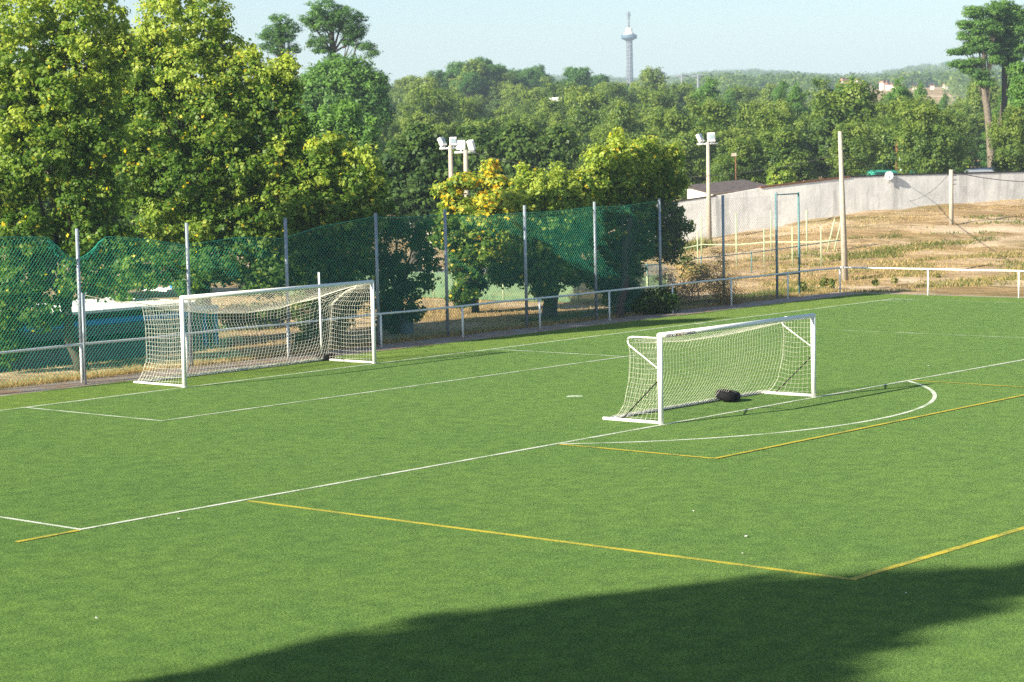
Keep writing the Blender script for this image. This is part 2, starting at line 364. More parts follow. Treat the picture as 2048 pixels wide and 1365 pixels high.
# ------------------------------------------------------------------ goals
def net_lines(S, nu, nv, su=1, res=3):
    """grid cords on a surface S(u, v), u, v in 0..1"""
    out = []
    for i in range(nu+1):
        out.append([S(i/nu, t) for t in np.linspace(0, 1, nv*res//2+2)])
    for j in range(nv+1):
        out.append([S(t, j/nv) for t in np.linspace(0, 1, nu*res//3+2)])
    return out
def goal(origin, W, Hh, depth, label, small):
    g = empty('football_goal', origin, label, 'goal', 'football goals')
    hw = W/2+.06
    for s_ in (-1, 1):
        p = MB(); p.tube([(s_*hw, 0, 0), (s_*hw, 0, Hh+.06)], .062, 16); p.build('post', M['white_paint'], g)
    p = MB(); p.tube([(-hw-.03, 0, Hh+.06), (hw+.03, 0, Hh+.06)], .062, 16); cb = p.build('crossbar', M['white_paint'], g)
    # ground frame: two side bars and the rear bar
    for s_ in (-1, 1):
        p = MB(); p.tube([(s_*hw, .0, .035), (s_*hw, depth+.1, .035)], .033 if not small else .04, 8); p.build('ground_bar', M['white_paint'], g)
    p = MB(); p.tube([(-hw, depth, .03), (hw, depth, .03)], .026 if not small else .035, 8)
    p.build('ground_bar', M['galv'], g)
    rs = np.random.RandomState(5 if small else 8)
    ph = rs.rand(6)*6
    if not small:
        def topback(u):          # rope that holds the back top edge of the net
            x = -hw+2*hw*u
            y = np.interp(u, [0, .1, .6, .78, .9, 1], [1.75, 1.85, 2.0, 1.9, 1.25, .55])
            z = np.interp(u, [0, .15, .35, .55, .72, .85, .93, 1], [2.30, 2.02, 1.82, 1.72, 1.76, 1.98, 2.22, 2.40])
            return np.array([x, y, z])
        def edge(s_, v):          # rear vertical edge of a side panel
            if s_ < 0: return np.array([-hw, np.interp(v, [0, .08, .3, .7, 1], [depth, 1.9, 1.62, 1.60, 1.75]), 2.30*v+.02])
            return np.array([hw-.02, np.interp(v, [0, .08, .3, .75, .9, 1], [depth, 2.0, 1.9, 1.75, 1.2, .55]), 2.38*v+.02])
        nW, nH, nD, nT = 60, 19, 16, 16
    else:
        def topback(u):
            x = -hw+2*hw*u
            z = 1.97-.22*math.sin(math.pi*min(1, u*1.25))+.02*math.sin(17*u)
            z = np.interp(u, [0, .1, .3, .5, .7, .85, 1], [1.97, 1.80, 1.74, 1.79, 1.86, 1.90, 1.97])
            return np.array([x, .93-.12*math.sin(math.pi*u), z])
        def edge(s_, v):
            return np.array([s_*hw, np.interp(v, [0, .06, .2, .5, .8, 1], [1.5, 1.28, 1.08, .93, .88, .93]), 1.95*v+.02])
        nW, nH, nD, nT = 54, 17, 9, 8
    def back(u, v):
        t = topback(u); bl = edge(-1, v)[1]*(1-u)+edge(1, v)[1]*u
        b0 = depth-.03
        y = b0+(t[1]-b0)*v; y = y-(.28 if not small else .30)*math.sin(math.pi*min(1, v*1.15))*(1 if v < .87 else (1-v)/.13)*.8
        w = min(1, 6*min(u, 1-u)); y = y*w+bl*(1-w)
        return (t[0]+.02*math.sin(9*v+ph[0]+7*u), y+.03*math.sin(11*u+ph[1])*math.sin(3.1*v), .02+(t[2]-.02)*v+.0*u)
    def side(s_):
        def S(u, v):
            e = edge(s_, v); zz = (Hh*v*.99+.02)
            sag = .06*math.sin(math.pi*u)*math.sin(math.pi*min(1, v+.1))
            return (s_*(hw-.02)-s_*.10*math.sin(math.pi*u)*math.sin(math.pi*v), .05+(e[1]-.05)*u, zz+(e[2]-zz)*u-sag)
        return S
    def roof(u, v):
        t = topback(u); return (t[0], .04+(t[1]-.04)*v, Hh+.02+(t[2]-Hh-.02)*v-.10*math.sin(math.pi*v)*math.sin(math.pi*u))
    ls = net_lines(back, nW, nH)+net_lines(side(-1), nD, nH)+net_lines(side(1), nD, nH)+net_lines(roof, nW, nT)
    cords('net', ls, .0036 if not small else .0023, M['cord'], g)
    hem = [[tuple(topback(t)) for t in np.linspace(0, 1, 50)], [tuple(edge(-1, t)) for t in np.linspace(0, 1, 20)], [tuple(edge(1, t)) for t in np.linspace(0, 1, 20)]]
    # slack bunched along the ground bar
    for q in range(4):
        hem.append([(-hw+2*hw*t, depth-.03-.05*rs.rand(), .05+.05*rs.rand()) for t in np.linspace(0, 1, 70)])
    cords('net_rope', hem[:1]+hem[3:], .009 if not small else .006, M['cord'], g, 5); [cords('edge_rope', [e_], .003 if not small else .0018, M['cord'], g, 4) for e_ in hem[1:3]]
    if small:
        for s_ in (-1, 1):
            p = MB(); x = s_*(hw-.01)
            p.tube([(x, .03, 2.0), (x, .82, 2.0), (x, .92, 1.97), (x, .95, 1.90), (x, .90, 1.80), (x, .08, 1.30)], .018, 8)
            p.build('net_bracket', M['white_paint'], g)
            p = MB(); p.tube([(x, .06, 1.02), (x, 1.15, .05)], .014, 6); p.build('brace', M['black'], g)
        # faded maker's lettering on the bar
        cv = bpy.data.curves.new('lettering', 'FONT'); cv.size = .085; cv.extrude = .002; cv.body = 'MUNDO'
        x0 = -hw+.14
        for word, mt, dx in (('DESPORTO', 'navy', 0), ('MORETTI', 'red', .40), ('CARENCIA', 'navy', .76)):
            c = bpy.data.curves.new('lettering', 'FONT'); c.body = word; c.size = .10; c.extrude = .001; c.offset = .003
            t = bpy.data.objects.new('lettering_src', c); C.objects.link(t)
            me = bpy.data.meshes.new_from_object(t.evaluated_get(bpy.context.evaluated_depsgraph_get())); bpy.data.objects.remove(t)
            o = link('lettering', me, M[mt], g); o.location = (x0+dx, -.0655, Hh+.005); o.rotation_euler = (math.radians(90), 0, 0)
            o.scale = (.82, 1, 1)
        bpy.data.curves.remove(cv)
    return g
goal((0.03, 0.02, 0), 7.40, 2.44, 2.10, 'large white football goal with sagging net by the green ball-stop fence', False)
goal((-.27, -16.42, 0), 6.25, 2.0, 1.60, 'smaller white football goal standing out on the pitch, tyre on its base', True)

# free-standing net poles behind the large goal
g = empty('net_pole', (-4.62, 3.30, 0), 'galvanised pole with a rope tied to the left of the large goal', 'pole', 'poles that hold the goal net')
p = MB(); p.tube([(0, 0, 0), (0, 0, 2.62)], .033, 8); p.build('pole', M['galv'], g)
p = MB(); p.tube([(.05, -.02, 1.2), (.05, -.02, 2.55)], .022, 8); p.tube([(0, 0, 2.5), (.14, -.03, 2.62)], .014, 6); p.build('pulley_tube', M['rail_paint'], g)
a = np.array([.05, 0, 2.56]); b_ = np.array([-3.72+4.62, 1.75-3.30, 2.30])
p = MB(); p.tube([a+(b_-a)*t-np.array([0, 0, .05*math.sin(math.pi*t)]) for t in np.linspace(0, 1, 9)], .012, 5); p.build('rope', M['rope'], g)
g = empty('net_pole', (4.12, 2.66, 0), 'thin white pole behind the right side of the large goal', 'pole', 'poles that hold the goal net')
p = MB(); p.tube([(0, 0, 0), (-.02, 0, 2.72)], .032, 8); p.build('pole', M['white_paint'], g)
p = MB(); p.tube([(0, 0, 1.9), (-.42, -.7, 1.86)], .010, 5); p.build('rope', M['rope'], g)

# tyres
def tyre(name, loc, R, w, label, tilt, rz):
    g = empty(name, loc, label, 'tyre', 'old tyres weighting the goals')
    prof = [(R*.60, -w*.36), (R*.66, -w*.48), (R*.84, -w*.50), (R*.96, -w*.40), (R, -w*.2), (R, w*.2), (R*.96, w*.40), (R*.84, w*.50), (R*.66, w*.48), (R*.60, w*.36), (R*.70, w*.30), (R*.90, w*.2), (R*.93, 0), (R*.90, -w*.2), (R*.70, -w*.30)]
    n = 56; m_ = len(prof); vs = []; fs = []
    for i in range(n):
        t = 2*math.pi*i/n
        for j, (r, z) in enumerate(prof):
            rr = r-(.010 if (j in (3, 4, 5, 6) and i % 2) else 0)
            vs.append((rr*math.cos(t), rr*math.sin(t), z))
    for i in range(n):
        for j in range(m_):
            fs.append((i*m_+j, ((i+1) % n)*m_+j, ((i+1) % n)*m_+(j+1) % m_, i*m_+(j+1) % m_))
    p = MB(); p.add(vs, fs, True); o = p.build('casing', M['black'], g); o.rotation_euler = (tilt, 0, rz)
    p = MB(); p.tube([(R*.62*math.cos(t), R*.62*math.sin(t), w*.44) for t in np.linspace(0, 2*math.pi, 33)], .011, 5, False)
    o2 = p.build('bead', M['dark'], g); o2.rotation_euler = (tilt, 0, rz)
    return g
tyre('tyre', (1.02, -15.12, .16), .31, .22, 'black car tyre lying in the smaller goal against its net', .16, .4)
tyre('tyre', (3.85, 2.22, .11), .29, .20, 'black tyre by the rear corner of the large goal net', .0, .0)

# ------------------------------------------------------------------ perimeter railing
g = empty('perimeter_railing', (-4.6, 3.85, 0), 'white tubular railing on posts running round the pitch', 'railing')
def rel(o, p): return (p[0]-o[0], p[1]-o[1], p[2])
O = (-4.6, 3.85)
xs = [-8.5, -4.32, -.35, 3.8, 8.0, 12.0, 16.1, 20.1, 24.0, 27.9, 31.9, 35.85]
for x in xs:
    p = MB(); p.tube([rel(O, (x, 3.85, -.03)), rel(O, (x, 3.85, 1.07))], .036, 8); p.build('post', M['white_paint'], g)
p = MB(); p.tube([rel(O, (x, 3.85, 1.09+.012*math.sin(x))) for x in np.linspace(-30, 35.85, 34)], .036, 8); p.build('rail', M['rail_paint'], g)
for k in range(12):
    p = MB(); y = 3.85-4.15*(k+1); p.tube([rel(O, (36.05, y, -.03)), rel(O, (36.05, y, 1.07))], .034, 8); p.build('post', M['white_paint'], g)
p = MB(); p.tube([rel(O, (35.9+.15*min(1, k), 3.85-k*2.0, 1.10-.01*(k % 2))) for k in range(26)], .034, 8); p.build('rail', M['white_paint'], g)

# ------------------------------------------------------------------ ball-stop fence
g = empty('ball_stop_fence', (-3.75, 4.6, 0), 'tall green ball-stop net sagging between grey steel posts behind the goal', 'fence')
O = (-3.75, 4.6)
FX = [-12.1, -7.9, -3.72, .44, 4.54, 8.64, 12.04, 16.25, 20.25, 24.24, 28.44, 32.22]
for x in FX:
    p = MB(); p.tube([rel(O, (x, 4.6, -.05)), rel(O, (x+.01, 4.6, 4.40))], .055, 10); p.build('post', M['galv'], g)
NX = [-14, -9.5, -6.4, -4.75, -4.5, -4.25, -4.0, -3.78, -3.5, -3.2, -2.9, -2.6, -1.0, .38, 2.6, 4.49, 6.07, 8.5, 10, 12.03, 14, 16.01, 18, 20, 22, 23.98, 24.25]
NZ = [4.25, 4.3, 4.27, 4.20, 4.02, 3.78, 3.60, 3.52, 3.56, 3.70, 3.94, 4.12, 3.96, 3.72, 3.86, 3.74, 4.04, 4.27, 4.2, 4.22, 4.08, 4.13, 4.12, 4.20, 4.18, 4.28, 4.3]
def ntop(x): return float(np.interp(x, NX, NZ))
lines = []
cell = .125; x0, x1 = -14., 24.2; slope = 1.12
for sgn in (1, -1):
    c = x0-5
    while c < x1+5:
        L_ = []
        for z in np.linspace(.10, 4.3, 15):
            x = c+sgn*z/slope
            if x < x0 or x > x1: continue
            if z > ntop(x): break
            L_.append((x-O[0]+.02*math.sin(2.1*z+x*.9), .06+.05*math.sin(x*.8)*math.sin(z*1.1), z))
        # finish at the hem
        if len(L_) > 1:
            z = L_[-1][2]; x = c+sgn*z/slope
            for zz in np.linspace(z, z+.30, 8)[1:]:
                xx = c+sgn*zz/slope
                if xx < x0 or xx > x1 or zz > ntop(xx): break
                L_.append((xx-O[0]+.02*math.sin(2.1*zz+xx*.9), .06, zz))
            lines.append(L_)
        c += cell
cords('net', lines, .0042, M['green_net'], g)
wl = []; x2, x3 = 24.24, 32.2
for sgn in (1, -1):
    c = x2-5
    while c < x3+5:
        L_ = [(c+sgn*z-O[0], .06, z) for z in np.linspace(.1, 4.25, 12) if x2 <= c+sgn*z <= x3]
        if len(L_) > 1: wl.append(L_)
        c += .14
wl += [[(x2-O[0], .06, z), (x3-O[0], .06, z)] for z in (.1, 4.25)]
cords('wire_mesh', wl, .0022, M['galv'], g)
hem = [[(x-O[0], .06, ntop(x)) for x in np.linspace(x0, x1, 260)]]
rs = np.random.RandomState(4)
for q in range(5):   # bunched cords where the net has dropped from its post
    hem.append([(x-O[0], .06+.03*rs.randn(), ntop(x)-.05*q*rs.rand()-.02*q) for x in np.linspace(-4.7, -2.75, 30)])
cords('hem_rope', hem, .011, M['green_net'], g, 5)
# bare mesh-less end of the fence: a gate frame
g = empty('gate_frame', (33.0, 4.6, 0), 'tall blue green steel gate frame at the right end of the fence', 'gate')
for x in (-.80, .88):
    p = MB(); p.tube([(x, 0, -.05), (x, 0, 4.36)], .036 if x < 0 else .045, 8); p.build('post', M['teal_steel'], g)
for z in (4.30, .95):
    p = MB(); p.tube([(-.80, 0, z), (.88, 0, z)], .03, 6); p.build('crossbar', M['teal_steel'], g)
# ------------------------------------------------------------------ blocks by the path
def block(name, px, d, w, dd, h, label, cat, rz=0.0, mt='grey_block'):
    p2 = on_x(px, d); g = empty(name, (p2[0], p2[1], hz(*p2)), label, cat, None, rz)
    p = MB(); p.box(-w/2, w/2, -dd/2, dd/2, -.05, h*.9); p.build('body', M[mt], g, .012)
    p = MB(); p.box(-w/2-.02, w/2+.02, -dd/2-.02, dd/2+.02, h*.9+.001, h); p.build('lid', M[mt], g, .008)
    return g
block('concrete_block', 800, 77.5, .55, .4, .68, 'square dark grey concrete block beside an ivy covered trunk', 'block', 0.1)
block('drain_box', 1337, 85.0, .55, .35, .14, 'low grey box at the foot of the fence post', 'box')
block('kerb_block', 1172, 82.5, .8, .3, .16, 'low dark kerb block on the path behind the railing', 'block')

# ------------------------------------------------------------------ low building and blue booth at the left
g = empty('low_building', (-4.0, 11.0, 0), 'low grey building with a bright white flat roof under the trees', 'building')
p = MB(); p.box(-9, 9.0, -1.4, 3.3, 1.46, 1.55, rz=.0)
for k in range(15): p.box(-9+k*1.28, -8.96+k*1.28, -1.4, 3.3, 1.551, 1.575)
p.build('roof', M['roof_white'], g)
p = MB(); p.box(-8.8, 8.8, -1.25, 3.1, 1.28, 1.455); p.build('fascia', M['dark'], g)
p = MB(); p.box(-8.8, 8.8, -1.28, -1.2, 1.06, 1.24); p.build('stripe', M['blue'], g)
p = MB(); p.box(-8.8, 8.8, -1.24, -1.1, .70, 1.05); p.build('beam', M['grey_wall'], g)
p = MB(); p.box(-8.7, 8.7, -.6, 3.0, -.1, 1.27); p.build('wall', M['dark'], g)  # near-black colour stands for the unlit void under the beam
for k in range(6):
    p = MB(); p.box(-8.6+k*3.4, -8.35+k*3.4, -1.2, -1.0, -.1, .69); p.build('pillar', M['grey_wall'], g)
g = empty('retaining_wall', (-3.0, 9.0, 0), 'low plain grey wall behind the dry grass at the left', 'wall')
p = MB(); p.box(-9, 6.6, -.09, .09, -.1, .48); p.build('wall', M['grey_wall'], g, .01)
p = MB(); p.box(-9, 6.6, -.12, .12, .481, .53); p.build('coping', M['grey_wall'], g, .01)
g = empty('blue_booth', (5.6, 10.1, 0), 'grey booth framed in bright blue steel behind the large goal', 'booth')
p = MB(); p.box(-1.25, .05, .0, .06, -.05, 1.18); p.build('panel', M['grey_wall'], g)
for x in (.12, .62):
    p = MB(); p.box(x, x+.13, -.04, .09, -.05, 1.25); p.build('post', M['blue'], g)
p = MB(); p.box(-1.3, .8, -.06, .08, 1.18, 1.32); p.build('beam', M['blue'], g)
p = MB(); p.box(-1.3, .8, .08, 1.4, 1.26, 1.32); p.build('roof', M['grey_wall'], g)
g = empty('blue_structure', (9.3, 14.2, 0), 'tall bright blue column and beam seen above the crossbar', 'frame')
p = MB(); p.box(-.28, .12, -.1, .1, -.05, 2.65); p.build('column', M['blue'], g)
p = MB(); p.box(-1.5, -.28, -.06, .06, 1.72, 1.92); p.build('beam', M['blue'], g)
p = MB(); p.box(-1.6, .5, .12, 1.6, 1.60, 1.66); p.build('roof', M['roof_white'], g)
p = MB(); p.tube([(-1.2, -.4, 2.02), (.55, -.5, 2.30)], .02, 6); p.build('rod', M['rail_paint'], g)

# ------------------------------------------------------------------ green mesh fence, court
pts = [on_x(470, 101), on_x(720, 98), on_x(860, 96), on_x(1000, 93), on_x(1150, 91), on_x(1290, 90), on_x(1330, 90)]
sheet('court', [on_x(560, 101), on_x(1330, 98), on_x(1345, 104), on_x(1360, 120), on_x(560, 120)], -.018, M['court'])
def poly_fence(name, pts, h, label, post_m, post_r, step, screen=None, rails=(), rail_m=None, zoff=0):
    o = pts[0]; g = empty(name, (o[0], o[1], hz(*o)), label, 'fence'); z0 = hz(*o)
    P = [np.array(pts[0])]
    for a, b in zip(pts[:-1], pts[1:]):
        a = np.array(a); b = np.array(b); n = max(1, int(round(np.linalg.norm(b-a)/step)))
        P += [a+(b-a)*k/n for k in range(1, n+1)]
    def loc(q, z): return (q[0]-o[0], q[1]-o[1], hz(*q)-z0+z)
    for q in P:
        p = MB(); p.tube([loc(q, -.1), loc(q, h+.08)], post_r, 6); p.build('post', post_m, g)
    if screen:
        vs = []; fs = []
        for k, q in enumerate(P): vs += [loc(q, .03), loc(q, h)]
        p = MB(); p.add(vs, [(2*k, 2*k+2, 2*k+3, 2*k+1) for k in range(len(P)-1)]); o2 = p.build('screen', screen, g)
        o2.modifiers.new('thick', 'SOLIDIFY').thickness = .01
    for z in rails:
        p = MB(); p.tube([loc(q, z) for q in P], post_r*.8, 6); p.build('rail', rail_m or post_m, g)
    return g
poly_fence('screen_fence', pts, 1.15, 'low fence hung with pale green screening across the dry field', M['pale_green'], .035, 3.2, M['screen'])
poly_fence('court_fence', [on_x(1265, 121), on_x(1400, 122), on_x(1470, 121), on_x(1685, 117)], 2.2, 'pale green posts and rail along the far side of the sports court', M['pale_green'], .045, 2.2, None, (.55,))
poly_fence('court_fence', [on_x(1392, 114), on_x(1470, 113), on_x(1640, 110)], 1.9, 'nearer row of pale green posts beside the dry bushes of the court', M['pale_green'], .035, 1.9)
poly_fence('court_railing', [on_x(1110, 99), on_x(1290, 100.5), on_x(1500, 108), on_x(1690, 114)], 1.0, 'dark teal handrail with thin posts along the near side of the court', M['teal_steel'], .03, 4.4, None, (.98,))
g = empty('practice_goal', (*on_x(1660, 117), hz(*on_x(1660, 117))), 'slanted pale green goal frame at the end of the court', 'goal frame')
for q in (0, 1):
    p = MB(); a = np.append(on_x(1652+q*14, 117)-on_x(1660, 117), 0); b_ = np.append(on_x(1668+q*14, 117)-on_x(1660, 117), 1.75)
    p.tube([a, b_], .04, 6); p.build('post', M['pale_green'], g)

# ------------------------------------------------------------------ boundary wall and roofs behind it
WP = [(1250, 133.5), (1350, 135), (1430, 136), (1520, 137.3), (1610, 138.6), (1700, 140), (1800, 141.6), (1900, 143.3), (2048, 146), (2160, 148)]
TOPY = [413, 405, 393, 377, 366, 355.5, 351, 349, 345, 342]
o0 = on_x(*WP[0]); z0 = hz(*o0)
g = empty('boundary_wall', (*o0, z0), 'long rough white rendered wall above the dry bank', 'wall')
P = []; 
for (px, d), ty in zip(WP, TOPY):
    q = on_x(px, d); top = at(px, ty, d)[2]; P.append((q, top))
n_ = np.array([-(P[-1][0]-P[0][0])[1], (P[-1][0]-P[0][0])[0]]); n_ /= np.linalg.norm(n_)
def wallstrip(mb, P, z_lo, z_hi, th0, th1):
    vs = []
    for q, top in P:
        for th, zz in ((th0, z_lo(q, top)), (th0, z_hi(q, top)), (th1, z_hi(q, top)), (th1, z_lo(q, top))):
            w = q+n_*th; vs.append((w[0]-o0[0], w[1]-o0[1], zz-z0))
    fs = []
    for k in range(len(P)-1):
        for j in range(4): fs.append((4*k+j, 4*k+(j+1) % 4, 4*k+4+(j+1) % 4, 4*k+4+j))
    fs += [(0, 1, 2, 3), tuple(4*(len(P)-1)+j for j in (3, 2, 1, 0))]; mb.add(vs, fs)
p = MB(); wallstrip(p, P, lambda q, t: hz(*q)-.3, lambda q, t: t, 0, .22); p.build('wall', M['wall_white'], g)
p = MB(); wallstrip(p, P[:3], lambda q, t: t+.002, lambda q, t: t+.07, -.03, .25); wallstrip(p, P[5:], lambda q, t: t+.002, lambda q, t: t+.09, -.03, .25); p.build('coping', M['dark'], g)
p = MB(); wallstrip(p, P[3:6], lambda q, t: t+.002, lambda q, t: t+.10, -.05, .25); p.build('tile_edge', M['rust'], g)
q = on_x(1478, 146); g = empty('shed', (*q, hz(*q)), 'dark brown corrugated shed roof showing over the white wall', 'shed')
w0 = on_x(1425, 146)-q; w1 = on_x(1548, 143.5)-q; zt = at(1480, 372, 146)[2]-hz(*q)
p = MB(); dn = n_*4.0
p.add([(*w0, zt-.45), (*w1, zt-.05), (*(w1+dn), zt+.40), (*(w0+dn), zt+.05), (*w0, zt-.53), (*w1, zt-.13), (*(w1+dn), zt+.32), (*(w0+dn), zt-.03)],
      [(0, 1, 2, 3), (7, 6, 5, 4), (0, 4, 5, 1), (1, 5, 6, 2), (2, 6, 7, 3), (3, 7, 4, 0)]); p.build('roof', M['brown_roof'], g)
p = MB(); a = w0+n_*.5; b_ = w1+n_*.5-(w1-w0)*.08
p.add([(*a, -.2), (*b_, -.2), (*(b_+n_*3), -.2), (*(a+n_*3), -.2), (*a, zt-.56), (*b_, zt-.2), (*(b_+n_*3), zt-.05), (*(a+n_*3), zt-.2)],
      [(3, 2, 1, 0), (4, 5, 6, 7), (0, 1, 5, 4), (1, 2, 6, 5), (2, 3, 7, 6), (3, 0, 4, 7)]); p.build('wall', M['plaster'], g)
q = on_x(1840, 176); g = empty('long_shed', (*q, hz(*q)), 'shed with a low teal green roof edge behind the wall', 'shed')
wa = on_x(1788, 172)-q; wb = on_x(1892, 180)-q; za = at(1790, 349, 172)[2]-hz(*q); zb = at(1892, 343, 180)[2]-hz(*q)
p = MB(); p.add([(*wa, za-.5), (*wb, zb-.4), (*(wb+n_*5), zb-.4), (*(wa+n_*5), za-.5), (*wa, za), (*wb, zb), (*(wb+n_*5), zb+.3), (*(wa+n_*5), za+.3)],
      [(3, 2, 1, 0), (4, 5, 6, 7), (0, 1, 5, 4), (1, 2, 6, 5), (2, 3, 7, 6), (3, 0, 4, 7)]); p.build('roof', M['teal_sheet'], g)
p = MB(); p.add([(*(wa+n_*.2), -.3), (*(wb+n_*.2), -.3), (*(wb+n_*4.8), -.3), (*(wa+n_*4.8), -.3), (*(wa+n_*.2), za-.51), (*(wb+n_*.2), zb-.41), (*(wb+n_*4.8), zb-.41), (*(wa+n_*4.8), za-.51)],
      [(3, 2, 1, 0), (4, 5, 6, 7), (0, 1, 5, 4), (1, 2, 6, 5), (2, 3, 7, 6), (3, 0, 4, 7)]); p.build('wall', M['plaster'], g)
q = on_x(1985, 196); g = empty('grey_roof_house', (*q, hz(*q)), 'low house with a pale grey roof at the right end of the wall', 'house')
wa = on_x(1900, 188)-q; wb = on_x(2075, 203)-q; za = at(1985, 344, 196)[2]-hz(*q)
p = MB(); p.add([(*wa, za-.3), (*wb, za-.2), (*(wb+n_*6), za+.25), (*(wa+n_*6), za+.2), (*wa, za-.4), (*wb, za-.3), (*(wb+n_*6), za+.15), (*(wa+n_*6), za+.1)],
      [(0, 1, 2, 3), (7, 6, 5, 4), (0, 4, 5, 1), (1, 5, 6, 2), (2, 6, 7, 3), (3, 7, 4, 0)]); p.build('roof', plain('roof_grey', (.32, .35, .40), .7), g)
p = MB(); p.add([(*(wa+n_*.4), -.2), (*(wb+n_*.4), -.2), (*(wb+n_*5.5), -.2), (*(wa+n_*5.5), -.2), (*(wa+n_*.4), za-.5), (*(wb+n_*.4), za-.4), (*(wb+n_*5.5), za-.1), (*(wa+n_*5.5), za-.1)],
      [(3, 2, 1, 0), (4, 5, 6, 7), (0, 1, 5, 4), (1, 2, 6, 5), (2, 3, 7, 6), (3, 0, 4, 7)]); p.build('wall', M['plaster'], g)

# ------------------------------------------------------------------ poles
def pole(name, px, d, topy, r0_, r1_, label, mat, cat='pole', lean=0, group=None):
    q = on_x(px, d); z = hz(*q); g = empty(name, (*q, z), label, cat, group)
    hh = at(px, topy, d)[2]-z
    p = MB(); p.tube([(0, 0, -.3), (lean*.5*r0[0], lean*.5*r0[1], hh*.5), (lean*r0[0], lean*r0[1], hh)], [r0_, (r0_+r1_)/2, r1_], 8); p.build('shaft', mat, g)
    return g, hh, q, z
def floodlight(px, d, topy, lamps, label):
    g, hh, q, z = pole('floodlight_mast', px, d, topy, .17, .10, label, M['concrete'], 'floodlight', 0, 'floodlight masts behind the trees')
    s_ = d/F
    p = MB(); p.tube([np.append(r0[:2]*-22*s_, hh-.12), np.append(r0[:2]*20*s_, hh-.12)], .05, 6); p.build('cross_arm', M['rail_paint'], g)
    for off, w, hgt, rz, tl in lamps:
        l = MB(); W_ = w*s_; H_ = hgt*s_
        l.box(-W_/2, W_/2, -.10, .10, 0, H_); o = l.build('lamp', M['white_paint'], g, .02)
        o.location = (r0[0]*off*s_, r0[1]*off*s_, hh+.0); o.rotation_euler = (tl, 0, -YAW+rz)
        fr = MB(); fr.box(-W_*.36, W_*.36, -.125, -.103, H_*.22, H_*.82); fr.build('lamp_glass', M['glass'], o)
        br = MB(); br.box(-W_*.12, W_*.12, -.04, .04, -.12, .02); br.build('bracket', M['galv'], o)
floodlight(901, 106, 292, [(-13, 13, 18, .9, -.5), (6, 14, 17, .1, -.25)], 'left of the paired floodlight masts above the yellow tree')
floodlight(931, 106, 300, [(-9, 17, 19, -.2+math.pi, .2), (14, 13, 20, 2.6, -.45)], 'right of the paired floodlight masts above the yellow tree')
floodlight(1416, 132, 284, [(-12, 13, 17, .9, -.5), (7, 15, 18, .1, -.22)], 'single floodlight mast before the white wall right of the trees')
g, hh, q, z = pole('utility_pole', 1688, 100, 263, .16, .09, 'tall concrete utility pole at the pitch corner', M['concrete'], 'pole', -.18)
tp1 = np.array([q[0], q[1], z+hh-1.0])
for k in range(2):
    p = MB(); p.tube([np.append(-r0[:2]*.2, hh-1.1-.15*k), np.append(r0[:2]*.2, hh-1.1-.15*k)], .03, 6); p.build('insulator', M['dark'], g)
g, hh, q, z = pole('utility_pole', 1902, 126, 340, .13, .12, 'shorter concrete pole with a bushy foot on the dry bank', M['concrete'], 'pole')
tp2 = np.array([q[0], q[1], z+hh-.1])
for k in range(4):
    p = MB(); p.tube([np.append(r0[:2]*.1, hh-.1-.25*k), np.append(r0[:2]*.3, hh-.08-.25*k)], .02, 6); p.build('hook', M['dark'], g)
g, hh, q, z = pole('wooden_pole', 1794, 178, 282, .16, .13, 'orange brown wooden pole behind the wall', M['rust'], 'pole'); tp3 = np.array([q[0], q[1], z+hh-1])
g, hh, q, z = pole('thin_mast', 1471, 150, 310, .05, .04, 'thin rusty mast with a small pale head over the shed', M['rust'], 'mast')
p = MB(); p.box(-.28, .05, -.08, .08, hh-.1, hh+.12, rz=-YAW); p.build('head', M['concrete'], g)
g, hh, q, z = pole('chimney_stack', 1803, 176, 313, .22, .22, 'short grey chimney pipe beside the wooden pole', M['galv'], 'chimney')
p = MB(); p.tube([(.35, -.25, 0), (.35, -.25, hh)], .16, 8); p.build('flue', M['dark'], g)
g, hh, q, z = pole('pipe_frame', 1845, 178, 318, .05, .05, 'thin grey pipe with a bent arm behind the wall', M['galv'], 'pipe')
p = MB(); p.tube([np.append(-r0[:2]*.9, hh), (0, 0, hh)], .05, 6); p.build('arm', M['galv'], g)
g, hh, q, z = pole('yard_lamp', 1885, 184, 318, .13, .11, 'squat pillar carrying a round white lamp behind the wall', M['concrete'], 'lamp')
def ball(mb, c, r, n=10, m=8, sq=1):
    vs = []; fs = []
    for i in range(m+1):
        t = math.pi*i/m
        for k in range(n): vs.append((c[0]+r*math.sin(t)*math.cos(2*math.pi*k/n), c[1]+r*math.sin(t)*math.sin(2*math.pi*k/n), c[2]+r*sq*math.cos(t)))
    for i in range(m):
        for k in range(n): fs.append((i*n+k, (i+1)*n+k, (i+1)*n+(k+1) % n, i*n+(k+1) % n))
    mb.add(vs, fs, True)
p = MB(); ball(p, (.12, -.1, hh+.22), .26); p.build('globe', M['white_paint'], g)
p = MB(); p.tube([(0, 0, hh-.05), (.12, -.1, hh+.05)], .06, 6); p.build('neck', M['galv'], g)
q = on_x(1778, 141.05); zt = at(1778, 352, 141.05)[2]; z = hz(*q)
g = empty('satellite_dish', (*q, z), 'round white dish facing the pitch on top of the wall', 'dish')
p = MB(); vs = []; fs = []; tow = -fw[:2]/np.linalg.norm(fw[:2]); sd = r0[:2]
for i in range(5):
    for k in range(20):
        t = 2*math.pi*k/20; r = .28*i/4+.001; dpt = -.10+.9*(r*r)
        vs.append((sd[0]*r*math.cos(t)+tow[0]*dpt, sd[1]*r*math.cos(t)+tow[1]*dpt, zt-z+r*math.sin(t)))
for i in range(4):
    for k in range(20): fs.append((i*20+k, i*20+(k+1) % 20, (i+1)*20+(k+1) % 20, (i+1)*20+k))
